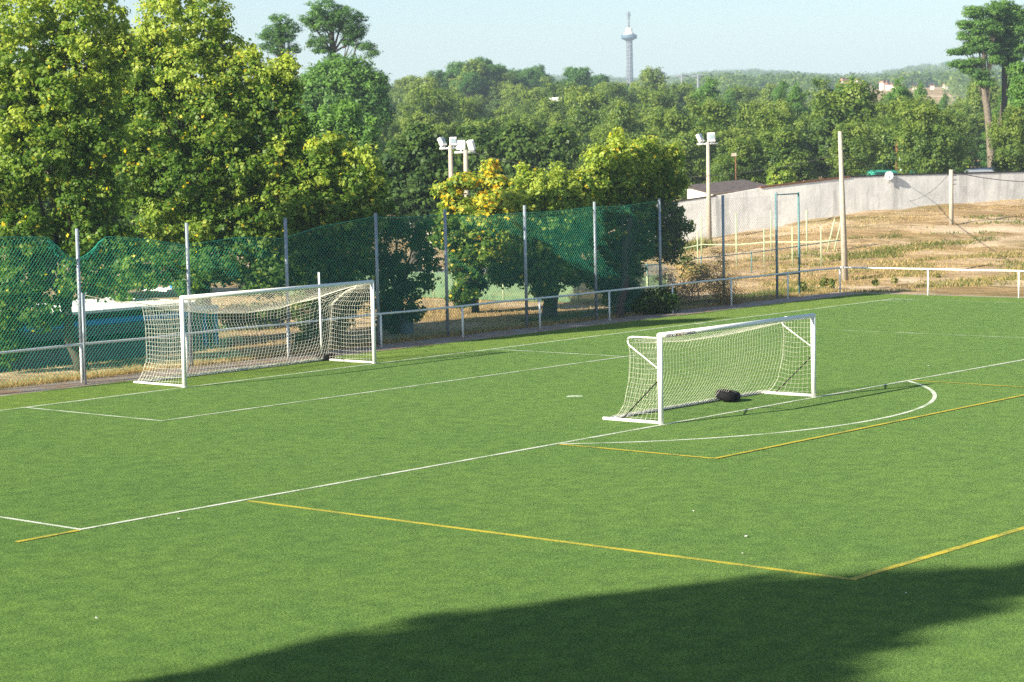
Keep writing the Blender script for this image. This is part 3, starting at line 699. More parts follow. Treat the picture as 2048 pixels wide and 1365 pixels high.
p.add(vs, fs, True); o = p.build('bowl', M['white_paint'], g); o.modifiers.new('t', 'SOLIDIFY').thickness = .02
p = MB(); p.tube([(-tow[0]*.05, -tow[1]*.05, zt-z-.5), (-tow[0]*.05, -tow[1]*.05, zt-z)], .04, 6); p.build('mast', M['galv'], g)
# overhead cable
def cable(name, a, b, sag, label, r=.022):
    a = np.array(a, float); b = np.array(b, float)
    g = empty(name, a, label, 'cable', 'overhead cables')
    p = MB(); p.tube([(b-a)*t-np.array([0, 0, sag*4*t*(1-t)]) for t in np.linspace(0, 1, 20)], r, 5); p.build('wire', M['dark'], g)
cable('overhead_cable', tp1, tp3, .8, 'thin dark cable from the corner pole to the wooden pole')
cable('overhead_cable', tp2, at(2160, 357, 150), .4, 'dark cable running right from the short pole')
cable('overhead_cable', tp2, at(1745, 362, 160), 1.6, 'slack dark cable hanging before the white wall', .012)
cable('overhead_cable', at(936, 303, 106), tp1, 1.2, 'thin dark cable from the paired masts to the corner pole', .014)

# ------------------------------------------------------------------ foliage
def leaves(pos, nrm, size, rng, shape='leaf', asp=1.0):
    """pos (n,3), nrm (n,3), size (n,) -> vertex array"""
    T = {'leaf': [(0, -.5), (.5, -.05), (.22, .12), (0, .55), (-.22, .12), (-.5, -.05)],
         'quad': [(0, -.5), (.42, 0), (0, .5), (-.42, 0)], 'blade': [(-.5, 0), (.5, 0), (0, 1)]}[shape]
    T = np.array(T); n = len(pos)
    nrm = nrm/(np.linalg.norm(nrm, axis=1, keepdims=True)+1e-9)
    a = rng.randn(n, 3); u = np.cross(nrm, a); u /= (np.linalg.norm(u, axis=1, keepdims=True)+1e-9); v = np.cross(nrm, u)
    out = pos[:, None, :]+size[:, None, None]*(T[None, :, 0, None]*u[:, None, :]*asp+T[None, :, 1, None]*v[:, None, :])
    return out.reshape(-1, 3), len(T)
def crown_mesh(name, blobs, density, clump_r, per, size, rng, tint0=.4, tvar=.12, shape='leaf', shell=.5, top_gain=.0, yellow=0., asp=1., flat=.7, tcap=.80):
    """blobs: (cx,cy,cz, rx,ry,rz[, tint offset]) ellipsoids filled with leaf clumps, denser towards their skin"""
    P = []; N = []; T = []
    zs = [b[2]+b[5] for b in blobs]+[b[2]-b[5] for b in blobs]; zlo, zhi = min(zs), max(zs)
    for b in blobs:
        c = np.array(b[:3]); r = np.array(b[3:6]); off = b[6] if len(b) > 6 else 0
        area = 4*math.pi*((r[0]*r[1])**1.6/3+(r[0]*r[2])**1.6/3+(r[1]*r[2])**1.6/3)**(1/1.6)
        n = max(4, int(area*density))
        d = rng.randn(n, 3); d /= np.linalg.norm(d, axis=1, keepdims=True)
        rad_ = shell+(1-shell)*rng.rand(n)**.6; rad_ *= 1+.10*rng.randn(n)
        cc = c+d*r*rad_[:, None]
        ct = off+tint0+tvar*rng.randn(n)+top_gain*((cc[:, 2]-zlo)/(zhi-zlo+1e-6)-.5)  # tint lightens with height: young growth and sunlit tops put into leaf colour
        k = max(2, int(per)); e = rng.randn(n, k, 3); e /= np.linalg.norm(e, axis=2, keepdims=True); e *= rng.rand(n, k, 1)**.5
        cr = clump_r*(.6+.8*rng.rand(n))[:, None, None]
        pos = cc[:, None, :]+e*cr*np.array([1, 1, flat])
        nn = d[:, None, :]*.7+e*.8+np.array([0, 0, .45])+rng.randn(n, k, 3)*.55
        tt = ct[:, None]+rng.randn(n, k)*.07
        yy = rng.rand(n, k) < yellow; tt = np.where(yy, .84+.13*rng.rand(n, k)**2, np.minimum(tt, tcap))
        P.append(pos.reshape(-1, 3)); N.append(nn.reshape(-1, 3)); T.append(tt.ravel())
    P = np.concatenate(P); N = np.concatenate(N); T = np.clip(np.concatenate(T), 0, 1)
    sz = size*(.6+.7*rng.rand(len(P)))
    V, k = leaves(P, N, sz, rng, shape, asp)
    return arr_mesh(name, V, k, T)
def trunk_mesh(name, base, top, r, limbs, rng):
    p = MB(); base = np.array(base, float); top = np.array(top, float); pts = []
    for t in np.linspace(0, 1, 7):
        q = base+(top-base)*t; q[:2] += .25*math.sin(t*3.1)*rng.randn(2)*r*1.5 if 0 < t < 1 else 0
        pts.append(q)
    p.tube(pts, [r*1.35, r*1.05, r*.95, r*.85, r*.75, r*.62, r*.5], 9)
    for tg in limbs:
        tg = np.array(tg, float); s0 = .35+.6*rng.rand(); a = pts[min(6, int(s0*6))]
        m1 = a+(tg-a)*.5+np.array([0, 0, .12*np.linalg.norm(tg-a)])*rng.uniform(-.3, 1)+rng.randn(3)*.1*r
        tg = a+(tg-a)*.9; rl = r*.26
        p.tube([a, a+(m1-a)*.5, m1, m1+(tg-m1)*.5, tg], [rl*1.2, rl, rl*.8, rl*.55, rl*.2], 6)
        for s_ in range(2):
            e = tg+rng.randn(3)*np.linalg.norm(tg-a)*.08
            p.tube([m1, (m1+e)/2+rng.randn(3)*.05, e], [rl*.5, rl*.35, rl*.1], 5)
    me = bpy.data.meshes.new(name); me.from_pydata(p.v, [], p.f); me.polygons.foreach_set('use_smooth', p.sm); me.update()
    return me
def near_tree(name, base_px, base_d, blobs, r, label, seed, leafm='plane_leaf', barkm='bark', cat='tree', density=10., clump_r=.28, per=32, size=.128, tint0=.42, tvar=.12,
              yellow=0., top_gain=.1, shape='leaf', shell=.45, trunk_top=None, group=None, push=0., thick=.95, tcap=.80, shoots=0, asp=1., flat=.7, nl=9):
    rng = np.random.RandomState(seed)
    q = on_x(base_px, base_d); z = hz(*q); g = empty(name, (*q, z), label, cat, group); o = np.array([q[0], q[1], z])
    B = []
    for b in blobs:
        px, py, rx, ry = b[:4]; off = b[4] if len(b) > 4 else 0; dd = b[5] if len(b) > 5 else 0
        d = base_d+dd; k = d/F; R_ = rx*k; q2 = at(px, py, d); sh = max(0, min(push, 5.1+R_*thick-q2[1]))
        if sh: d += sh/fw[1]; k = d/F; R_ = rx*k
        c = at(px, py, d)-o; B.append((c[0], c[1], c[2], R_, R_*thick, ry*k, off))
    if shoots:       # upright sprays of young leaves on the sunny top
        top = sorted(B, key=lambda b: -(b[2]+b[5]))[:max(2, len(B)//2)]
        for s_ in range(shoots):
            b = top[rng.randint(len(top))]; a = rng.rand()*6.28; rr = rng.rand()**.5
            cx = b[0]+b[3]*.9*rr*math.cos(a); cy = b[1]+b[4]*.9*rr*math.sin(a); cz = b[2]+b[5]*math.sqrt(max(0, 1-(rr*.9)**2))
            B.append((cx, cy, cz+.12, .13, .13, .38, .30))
    me = crown_mesh('crown', B, density, clump_r, per, size, rng, tint0, tvar, shape, shell, top_gain, yellow, asp, flat, tcap)
    link('crown', me, M[leafm], g)
    tt = np.array(trunk_top) if trunk_top is not None else np.array([np.mean([b[0] for b in B])*.6, np.mean([b[1] for b in B])*.5, np.mean([b[2] for b in B])])
    if trunk_top is not None: tt = at(*trunk_top)-o
    big = sorted(B[:len(blobs)], key=lambda b: -b[3]*b[5])[:nl]
    link('trunk', trunk_mesh('trunk', (0, 0, -.2), tt, r, [b[:3] for b in big], rng), M[barkm], g)
    return g
G1 = 'trees planted along the fence'
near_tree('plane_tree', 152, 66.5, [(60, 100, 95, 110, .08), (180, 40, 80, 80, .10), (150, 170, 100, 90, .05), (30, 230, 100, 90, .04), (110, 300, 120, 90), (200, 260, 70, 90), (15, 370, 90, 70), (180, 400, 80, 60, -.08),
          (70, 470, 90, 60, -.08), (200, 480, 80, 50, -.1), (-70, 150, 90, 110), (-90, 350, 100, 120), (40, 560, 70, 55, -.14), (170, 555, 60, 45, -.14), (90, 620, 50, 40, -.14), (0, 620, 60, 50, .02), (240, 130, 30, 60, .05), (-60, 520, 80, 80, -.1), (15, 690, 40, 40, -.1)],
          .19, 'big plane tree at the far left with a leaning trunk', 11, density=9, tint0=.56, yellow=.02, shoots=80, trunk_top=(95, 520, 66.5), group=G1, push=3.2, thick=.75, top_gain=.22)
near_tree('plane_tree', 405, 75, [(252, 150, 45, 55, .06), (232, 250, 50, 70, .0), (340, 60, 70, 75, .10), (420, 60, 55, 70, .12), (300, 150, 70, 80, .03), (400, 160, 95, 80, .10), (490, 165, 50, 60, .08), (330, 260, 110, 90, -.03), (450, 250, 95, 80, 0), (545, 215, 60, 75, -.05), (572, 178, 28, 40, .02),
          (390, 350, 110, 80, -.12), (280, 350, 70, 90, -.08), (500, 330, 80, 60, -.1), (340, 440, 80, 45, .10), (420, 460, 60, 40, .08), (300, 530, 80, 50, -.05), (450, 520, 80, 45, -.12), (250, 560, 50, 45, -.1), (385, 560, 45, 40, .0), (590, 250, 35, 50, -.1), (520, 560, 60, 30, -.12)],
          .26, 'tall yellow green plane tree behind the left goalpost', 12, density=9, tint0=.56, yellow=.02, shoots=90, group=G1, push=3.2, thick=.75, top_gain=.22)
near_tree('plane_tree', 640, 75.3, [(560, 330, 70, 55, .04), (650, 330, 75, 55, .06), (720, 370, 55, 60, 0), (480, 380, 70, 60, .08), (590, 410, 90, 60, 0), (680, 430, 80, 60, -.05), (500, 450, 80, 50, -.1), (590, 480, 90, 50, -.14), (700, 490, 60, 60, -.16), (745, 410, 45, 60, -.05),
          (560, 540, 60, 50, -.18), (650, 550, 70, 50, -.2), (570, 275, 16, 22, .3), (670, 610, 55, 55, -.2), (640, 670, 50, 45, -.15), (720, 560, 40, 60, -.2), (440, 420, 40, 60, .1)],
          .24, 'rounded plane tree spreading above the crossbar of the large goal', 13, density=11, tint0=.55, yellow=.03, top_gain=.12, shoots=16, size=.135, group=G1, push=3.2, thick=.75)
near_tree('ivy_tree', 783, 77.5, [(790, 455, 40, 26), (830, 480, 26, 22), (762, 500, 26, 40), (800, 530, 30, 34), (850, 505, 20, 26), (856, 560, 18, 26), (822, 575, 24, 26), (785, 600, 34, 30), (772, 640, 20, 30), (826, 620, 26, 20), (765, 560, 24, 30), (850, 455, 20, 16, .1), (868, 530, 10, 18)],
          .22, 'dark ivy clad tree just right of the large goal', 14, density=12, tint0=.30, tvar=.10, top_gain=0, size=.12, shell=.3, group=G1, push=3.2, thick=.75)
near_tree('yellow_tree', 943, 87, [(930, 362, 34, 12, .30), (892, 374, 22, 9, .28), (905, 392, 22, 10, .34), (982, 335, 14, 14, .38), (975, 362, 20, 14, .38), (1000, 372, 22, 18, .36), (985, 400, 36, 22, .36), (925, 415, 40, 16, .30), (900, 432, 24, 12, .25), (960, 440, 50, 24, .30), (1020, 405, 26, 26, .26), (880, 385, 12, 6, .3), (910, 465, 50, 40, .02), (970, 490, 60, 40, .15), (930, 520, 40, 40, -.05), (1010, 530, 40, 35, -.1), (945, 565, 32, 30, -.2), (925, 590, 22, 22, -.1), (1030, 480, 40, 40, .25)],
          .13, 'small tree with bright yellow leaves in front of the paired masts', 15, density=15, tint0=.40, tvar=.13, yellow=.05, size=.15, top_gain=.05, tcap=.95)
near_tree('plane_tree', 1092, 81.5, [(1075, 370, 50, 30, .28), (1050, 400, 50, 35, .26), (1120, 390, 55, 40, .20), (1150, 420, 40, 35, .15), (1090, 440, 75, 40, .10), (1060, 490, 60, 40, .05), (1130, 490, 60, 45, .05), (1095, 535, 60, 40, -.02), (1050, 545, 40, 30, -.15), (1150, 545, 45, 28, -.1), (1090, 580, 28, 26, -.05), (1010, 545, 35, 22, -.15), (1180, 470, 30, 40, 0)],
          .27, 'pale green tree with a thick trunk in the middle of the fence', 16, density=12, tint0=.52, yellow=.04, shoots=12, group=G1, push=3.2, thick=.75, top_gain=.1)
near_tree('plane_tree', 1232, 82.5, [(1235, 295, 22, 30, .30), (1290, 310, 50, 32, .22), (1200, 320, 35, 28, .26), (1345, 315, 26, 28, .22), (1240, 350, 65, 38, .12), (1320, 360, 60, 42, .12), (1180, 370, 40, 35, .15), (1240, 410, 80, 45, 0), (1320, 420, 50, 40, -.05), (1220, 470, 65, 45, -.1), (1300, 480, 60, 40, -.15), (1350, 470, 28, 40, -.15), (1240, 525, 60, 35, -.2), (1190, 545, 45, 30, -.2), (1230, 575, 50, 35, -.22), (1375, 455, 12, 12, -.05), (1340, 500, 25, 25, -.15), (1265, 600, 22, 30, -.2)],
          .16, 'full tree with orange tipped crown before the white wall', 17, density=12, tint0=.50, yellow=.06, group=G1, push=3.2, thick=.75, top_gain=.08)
# shrub mass in shade beside that tree
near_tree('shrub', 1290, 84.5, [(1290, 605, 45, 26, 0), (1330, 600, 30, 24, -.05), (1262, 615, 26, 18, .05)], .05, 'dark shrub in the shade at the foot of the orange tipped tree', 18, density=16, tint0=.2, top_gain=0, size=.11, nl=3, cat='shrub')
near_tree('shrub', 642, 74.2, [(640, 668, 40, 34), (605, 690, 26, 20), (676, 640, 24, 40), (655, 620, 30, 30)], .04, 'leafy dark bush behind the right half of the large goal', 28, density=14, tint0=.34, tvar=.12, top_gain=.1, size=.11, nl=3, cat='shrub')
near_tree('shrub', 520, 82, [(480, 628, 40, 16), (540, 625, 50, 18), (600, 612, 40, 22), (500, 650, 60, 14, .1)], .04, 'low dark scrub added for the tree shade behind the middle of the large goal', 29, leafm='weed_leaf', density=12, tint0=.30, tvar=.15, top_gain=.1, size=.12, nl=2, cat='shrub')  # dark scrub added where tree shade covers the bare field
near_tree('dead_bush', 1375, 88.5, [(1360, 585, 48, 20), (1420, 560, 50, 28), (1330, 560, 24, 20), (1450, 590, 40, 14), (1438, 520, 18, 20)], .03, 'tangled dry brown bush behind the railing near the court', 19, leafm='dry_leaf', density=12, tint0=.45, tvar=.2, top_gain=.1, size=.09, shape='quad', nl=5, cat='bush', asp=.35, clump_r=.35)
near_tree('dead_bush', 1395, 92, [(1390, 545, 30, 16, .1), (1372, 530, 16, 18)], .03, 'pale dry bush with yellow flower heads beside the court', 20, leafm='weed_leaf', density=12, tint0=.62, tvar=.15, top_gain=0, size=.10, shape='quad', nl=2, cat='bush')
near_tree('green_bush', 1560, 150, [(1560, 350, 24, 20), (1545, 362, 14, 12), (1575, 360, 16, 14)], .1, 'bright lime green bush rising over the white wall', 21, density=6, tint0=.66, size=.26, top_gain=.05, yellow=0, nl=3, cat='bush')
near_tree('oleander_bush', 2040, 200, [(2045, 325, 22, 26), (2030, 335, 12, 12)], .1, 'pale flowering bush at the right edge over the wall', 22, density=6, tint0=.62, tvar=.2, size=.3, top_gain=.05, nl=2, cat='bush', leafm='weed_leaf')
near_tree('green_bush', 2024, 198, [(2024, 338, 14, 9)], .1, 'small bright green hedge at the right end of the wall', 23, density=8, tint0=.66, size=.22, nl=1, cat='bush')
near_tree('yellow_bush', 1922, 196, [(1922, 337, 13, 6)], .1, 'small yellow bush behind the white wall near the lamp', 24, density=8, tint0=.85, size=.22, nl=1, cat='bush')
near_tree('ivy_clump', 1903, 125.5, [(1903, 478, 12, 14), (1890, 490, 20, 8), (1925, 488, 22, 8)], .03, 'green ivy clump round the foot of the short concrete pole', 25, density=14, tint0=.45, size=.14, nl=2, cat='bush', leafm='weed_leaf')
near_tree('dark_tree', 200, 100, [(-20, 400, 80, 60), (90, 410, 80, 55), (190, 400, 80, 60), (290, 420, 80, 50), (390, 400, 70, 60), (480, 430, 70, 50), (570, 450, 60, 40), (120, 480, 90, 40), (250, 490, 80, 40), (350, 500, 60, 30), (200, 330, 60, 50)], .3, 'dark green mass of a tree behind the two tall plane trees', 41, leafm='wood_leaf', density=6, tint0=.18, tvar=.1, size=.2, clump_r=.45, top_gain=.1)
near_tree('dark_tree', 825, 118, [(800, 330, 40, 45), (850, 310, 45, 50), (880, 360, 40, 50), (820, 390, 60, 50), (870, 410, 50, 40), (770, 370, 40, 60), (840, 270, 30, 22, .06), (900, 400, 30, 60)], .3, 'dense dark green tree between the goal trees and the masts', 26, leafm='wood_leaf', density=5, tint0=.15, tvar=.08, size=.24, clump_r=.5, top_gain=.1)
near_tree('dark_tree', 1000, 140, [(960, 300, 50, 45), (1040, 300, 55, 50), (1010, 350, 70, 50), (1100, 330, 50, 50), (1120, 290, 40, 36, .05), (1000, 390, 60, 40)], .3, 'dense dark tree behind the bright yellow tree', 27, leafm='wood_leaf', density=4.5, tint0=.2, tvar=.08, size=.28, clump_r=.55, top_gain=.15)
# pines
def pad(px, py, rx, ry, off=0, dd=0): return (px, py, rx, ry, off, dd)
near_tree('umbrella_pine', 690, 165, [(640, 170, 38, 40), (700, 150, 45, 36, .05), (745, 180, 35, 40), (690, 200, 60, 50), (620, 200, 30, 40), (725, 215, 45, 35, -.1), (660, 145, 30, 24, .05), (750, 235, 36, 22, -.15), (650, 240, 50, 26, -.15)], .45,
          'large rounded green pine below the two tall pines', 31, leafm='pine_leaf', cat='tree', density=5, clump_r=.6, per=30, size=.34, tint0=.55, tvar=.1, top_gain=.3, shape='quad', asp=.5)
near_tree('tall_pine', 671, 178, [(655, 22, 46, 24), (690, 35, 42, 22, -.1), (620, 40, 22, 14), (650, 50, 40, 20, 0), (700, 60, 30, 14, -.15), (638, 85, 28, 16, .05), (645, 102, 22, 9), (705, 72, 26, 10, -.1), (722, 62, 18, 14, -.12), (700, 85, 22, 9), (728, 92, 22, 10), (745, 108, 16, 9), (665, 115, 20, 10), (615, 42, 14, 7, .1)], .38,
          'tall dark pine with layered boughs against the sky, right of the pair', 32, leafm='pine_leaf', barkm='bark', cat='tree', density=5, clump_r=.36, per=26, size=.22, tint0=.42, tvar=.14, top_gain=.1, shape='quad', asp=.4, shell=.3, trunk_top=(662, 40, 178), nl=13, flat=.5, group='two tall pines on the skyline')
near_tree('tall_pine', 578, 178, [(566, 45, 24, 16), (548, 62, 26, 14, 0), (582, 60, 22, 16, -.1), (530, 74, 16, 8, .05), (560, 80, 30, 11), (535, 92, 18, 9), (590, 96, 14, 11), (560, 102, 24, 8), (580, 115, 14, 9), (550, 35, 12, 8)], .32,
          'tall dark pine with layered boughs against the sky, left of the pair', 33, leafm='pine_leaf', cat='tree', density=5, clump_r=.36, per=26, size=.22, tint0=.42, tvar=.14, top_gain=.1, shape='quad', asp=.4, shell=.3, trunk_top=(560, 55, 178), nl=9, flat=.5, group='two tall pines on the skyline')
near_tree('young_pine', 660, 125, [(620, 270, 26, 26), (650, 245, 26, 28, .1), (690, 245, 28, 26, .05), (730, 270, 28, 26, .05), (660, 290, 50, 36, -.05), (720, 310, 36, 40, -.1), (620, 310, 30, 30, -.1), (745, 300, 18, 24)], .3,
          'light green young pine with upright shoots behind the goal trees', 34, leafm='pine_leaf', density=6, clump_r=.4, per=30, size=.28, tint0=.62, tvar=.12, top_gain=.35, shape='quad', asp=.45, shoots=26)
near_tree('leaning_pine', 1986, 212, [(1950, 25, 26, 14), (1930, 50, 18, 9), (1965, 50, 30, 16, -.05), (1990, 20, 24, 16), (1925, 72, 12, 9), (1955, 78, 22, 9), (1915, 103, 17, 7), (1940, 100, 22, 9, -.05), (1920, 128, 22, 8), (1950, 125, 22, 10), (1975, 95, 26, 14, -.1), (1960, 150, 22, 12, -.1), (1972, 165, 20, 10), (1985, 60, 24, 14), (1940, 88, 16, 8), (1905, 106, 9, 5), (1935, 140, 14, 7), (1990, 120, 20, 10), (1948, 62, 18, 9)], .40,
          'tall pine with a bare leaning trunk near the right edge', 35, leafm='pine_leaf', barkm='pale_bark', density=6.5, clump_r=.45, per=30, size=.27, tint0=.62, tvar=.12, top_gain=.1, shape='quad', asp=.4, shell=.3, trunk_top=(1962, 60, 212), nl=13, flat=.5)
near_tree('right_pine', 2003, 214, [(2010, 15, 28, 16), (2035, 30, 30, 20), (2000, 45, 30, 18, -.08), (2040, 60, 36, 18), (2010, 80, 36, 14), (2050, 95, 34, 12), (2000, 105, 26, 12, -.12), (2030, 115, 20, 8), (2070, 40, 30, 30), (1995, 75, 22, 12), (2025, 130, 24, 8), (2020, 50, 30, 16)], .36,
          'tall pine with a straight dark trunk at the right edge', 36, leafm='pine_leaf', density=6.5, clump_r=.45, per=30, size=.27, tint0=.6, tvar=.12, top_gain=.1, shape='quad', asp=.4, shell=.3, trunk_top=(2010, 40, 214), nl=9, flat=.5)
near_tree('bright_pine', 2050, 170, [(2040, 140, 20, 12), (2055, 160, 30, 16), (2035, 180, 18, 10), (2060, 200, 32, 18), (2045, 225, 26, 18, -.1), (2055, 260, 34, 26, -.15)], .3,
          'bright yellow green pine bough at the right edge of the view', 37, leafm='pine_leaf', density=6, clump_r=.45, per=30, size=.3, tint0=.72, tvar=.12, top_gain=.1, shape='quad', asp=.4)

# ------------------------------------------------------------------ the wood: individual trees copied from prototypes
def proto(kind, seed):
    rng = np.random.RandomState(seed)
    if kind == 'broad':
        B = [(0, 0, 5.0, 2.7, 2.7, 3.2, -.1)]
        for k in range(20):
            a = rng.rand()*6.28; z = 2.2+6.6*rng.rand(); rr = (1.2+1.9*rng.rand())*math.sqrt(max(.15, 1-((z-4.6)/4.9)**2)); r = .75+.75*rng.rand()
            B.append((rr*math.cos(a), rr*math.sin(a), z, r, r, r*(.8+.6*rng.rand()), .09*rng.randn()))
        for k in range(9):
            a = rng.rand()*6.28; rr = 2.2*rng.rand(); B.append((rr*math.cos(a), rr*math.sin(a), 8.3+.9*rng.rand()-.35*rr, .28, .28, .8, .12))
        me = crown_mesh('crown', B, 1.25, .62, 30, .28, rng, .32+.05*(seed-50), .14, 'quad', .5, .30, 0, .8)
        tr = trunk_mesh('trunk', (0, 0, -.5), (0, 0, 6), .22, [b[:3] for b in B[1:5]], rng); mt = M['wood_leaf']
    elif kind == 'pine':
        B = []
        for k in range(9):
            z = 2.5+k*.85; r = 2.5*(1-k/11.); a = rng.rand()*6.28
            for j in range(4):
                t = a+j*1.57+.4*rng.randn(); B.append((r*.6*math.cos(t), r*.6*math.sin(t), z+.3*rng.randn(), .55*r+.25, .55*r+.25, .50, .05*rng.randn()))
        B.append((0, 0, 9.9, .45, .45, .8, .1))
        me = crown_mesh('crown', B, 2.2, .42, 34, .27, rng, .5, .12, 'quad', .4, .4, 0, .45)
        tr = trunk_mesh('trunk', (0, 0, -.5), (0, 0, 9.6), .2, [b[:3] for b in B[2:8]], rng); mt = M['pine_leaf']
    else:
        B = []
        for k in range(10):
            a = rng.rand()*6.28; rr = 2.2*rng.rand(); B.append((rr*math.cos(a), rr*math.sin(a), 7.4+2.4*rng.rand()-.25*rr, 1.3+.5*rng.rand(), 1.3+.5*rng.rand(), .8, .05*rng.randn()))
        me = crown_mesh('crown', B, 2.0, .55, 36, .30, rng, .38, .12, 'quad', .4, .3, 0, .5)
        tr = trunk_mesh('trunk', (0, 0, -.5), (0, 0, 7.6), .24, [b[:3] for b in B[:6]], rng); mt = M['pine_leaf']
    return me, tr, mt
PR = {k: [proto(k, s) for s in range(a, a+n)] for k, a, n in (('broad', 50, 6), ('pine', 60, 4), ('umbrella', 70, 2))}
NAMES = {'broad': ('broadleaf_tree', 'olive green broadleaf tree'), 'pine': ('young_pine_tree', 'light green cone shaped pine'), 'umbrella': ('umbrella_pine_tree', 'flat topped dark green pine')}
for ks in PR.values():
    for me, tr, mt in ks: me.materials.append(mt); tr.materials.append(M['bark'])
def plant(kind, x, y, z, s, rz, band):
    me, tr, mt = PR[kind][rnd.randrange(len(PR[kind]))]; nm, lb = NAMES[kind]
    g = empty(nm, (x, y, z), f'{lb} in the {band}', 'tree', f'{lb}s of the {band}', rz)
    g.scale = (s*rnd.uniform(.8, 1.2), s*rnd.uniform(.8, 1.2), s*rnd.uniform(.92, 1.08))
    for n_m, m_ in (('crown', me), ('trunk', tr)):
        o = bpy.data.objects.new(n_m, m_); C.objects.link(o); o.parent = g
rnd = random.Random(21)
rows = [(168, 18, .74), (184, 20, .80), (200, 20, .84), (218, 20, .90), (238, 22, .94), (262, 23, .98), (290, 24, 1.0), (322, 25, 1.0), (360, 27, 1.05), (405, 28, 1.08), (460, 30, 1.1), (530, 33, 1.12), (620, 36, 1.15), (710, 40, 1.15)]
cnt = 0
for ri, (d, n, s) in enumerate(rows):
    for k in range(n):
        px = -140+(2330)*(k+.5+rnd.uniform(-.35, .35))/n; dd = d*(1+rnd.uniform(-.035, .035))
        if px < 560 and d < 200 and k % 2: continue
        if px > 1180 and d < 195: dd = max(dd, np.interp(px, [w[0] for w in WP], [w[1] for w in WP])+22)
        q = on_x(px, dd)
        pr_ = rnd.random(); kind = 'broad'
        if d > 210 and px > 1250 and d < 400: kind = 'pine' if pr_ < .45 else 'broad'
        if px < 760: kind = 'pine' if pr_ < .4 else ('umbrella' if pr_ < .6 else 'broad')
        if 850 < px < 1300 and 380 < d < 560: kind = 'umbrella' if pr_ < .55 else 'broad'
        if d > 560: kind = 'umbrella' if pr_ < .3 else 'broad'
        sc = s*rnd.uniform(.72, 1.15)
        if 560 < px < 900 and d > 330: sc *= 1.08
        if 1250 < px and d > 440: sc *= .80
        if 1600 < px < 1960 and d > 330: sc *= .74
        if 1600 < px < 1960 and d > 600: sc *= .8
        if 1900 < px < 2060 and d < 250: sc *= .75
        band = 'first rows of the wood' if d < 240 else ('middle of the wood' if d < 420 else 'far edge of the wood')
        plant(kind, q[0], q[1], hz(*q)-.1, sc, rnd.uniform(0, 6.28), band); cnt += 1
# far wooded hills as one mass
for px, d, sc in ((905, 418, 1.28), (925, 425, 1.42), (948, 415, 1.38), (970, 430, 1.4), (990, 420, 1.2), (1012, 425, 1.18), (1035, 430, 1.22), (1058, 425, 1.1), (1090, 440, 1.12), (940, 405, 1.1), (965, 408, 1.05), (1000, 405, 1.0)):
    q = on_x(px, d); plant('umbrella' if cnt % 3 else 'broad', q[0], q[1], hz(*q)-.1, sc, rnd.uniform(0, 6.28), 'tall grove on the skyline'); cnt += 1
rng = np.random.RandomState(77); n = 9000
dd = np.exp(rng.uniform(math.log(760), math.log(3000), n)); pp = rng.uniform(-120, 2170, n)
keep = ~((pp > 1655) & (pp < 1910) & (dd < 960)); dd = dd[keep]; pp = pp[keep]; n = len(dd)
lat = (pp-1024)/F*dd; hx = fw[:2]/np.linalg.norm(fw[:2]); X_ = CAM[0]+hx[0]*dd+r0[0]*lat; Y_ = CAM[1]+hx[1]*dd+r0[1]*lat; Z_ = H(X_, Y_)
k = 100; e = rng.randn(n, k, 3); e /= np.linalg.norm(e, axis=2, keepdims=True); e[..., 2] = np.abs(e[..., 2])
hh = (5+3.5*rng.rand(n)); rr = (4+3.5*rng.rand(n))*(dd/1500)**.25
P_ = np.stack([X_, Y_, Z_], -1)[:, None, :]+e*np.stack([rr, rr, hh], -1)[:, None, :]*(.62+.38*rng.rand(n, k, 1))
sz = (.8+.8*rng.rand(n*k))*np.repeat((dd/1200)**.3, k)
Vv, kk = leaves(P_.reshape(-1, 3), (e+.4*rng.randn(n, k, 3)).reshape(-1, 3), sz, rng, 'quad', 1.)
tt = np.clip(np.repeat(.42+.16*rng.randn(n), k)+.08*rng.randn(n*k), 0, 1)
tag(link('far_wood', arr_mesh('far_wood', Vv, kk, tt), M['wood_leaf']), 'hazy wooded hills on the horizon', 'woodland', kind='stuff')

# ------------------------------------------------------------------ weeds and dry grass (uncountable)
def tufts(name, pts, hgt, per, label, mat, tint0, tvar, wid=.018, spread=.12, seed=1):
    rng = np.random.RandomState(seed); pts = np.asarray(pts, float); n = len(pts)
    z = H(pts[:, 0], pts[:, 1]); h_ = np.asarray(hgt)*np.ones(n)*(.5+rng.rand(n))
    b = np.stack([pts[:, 0], pts[:, 1], z-.01], -1)[:, None, :]+np.concatenate([rng.randn(n, per, 2)*spread, np.zeros((n, per, 1))], 2)
    a = rng.rand(n, per)*6.28; w = wid*(.6+.8*rng.rand(n, per)); side = np.stack([np.cos(a)*w, np.sin(a)*w, 0*a], -1)
    tipd = np.concatenate([rng.randn(n, per, 2)*.45, np.ones((n, per, 1))], 2)*h_[:, None, None]*(.6+.6*rng.rand(n, per, 1))
    V = np.stack([b-side, b+side, b+tipd], 2).reshape(-1, 3)
    t = np.clip(np.repeat(tint0+tvar*rng.randn(n), per)+.06*rng.randn(n*per), 0, 1)
    return tag(link(name, arr_mesh(name, V, 3, t), mat), label, 'grass', kind='stuff')
rng = np.random.RandomState(9)
x = rng.uniform(-14, 37, 9000); y = 4.6+np.abs(rng.randn(9000))*.55; tufts('dry_grass', np.stack([x, y], -1), .14, 7, 'dry straw grass along the foot of the green fence', M['weed_leaf'], .78, .12, .012, seed=2)
x = rng.uniform(-4, 60, 16000); y = rng.uniform(5.3, 30, 16000); k_ = rng.rand(16000) < .9; tufts('straw_field', np.stack([x, y], -1)[k_], .09, 7, 'dry straw coloured grass of the field beyond the fence', M['weed_leaf'], .82, .10, .014, .25, seed=3)
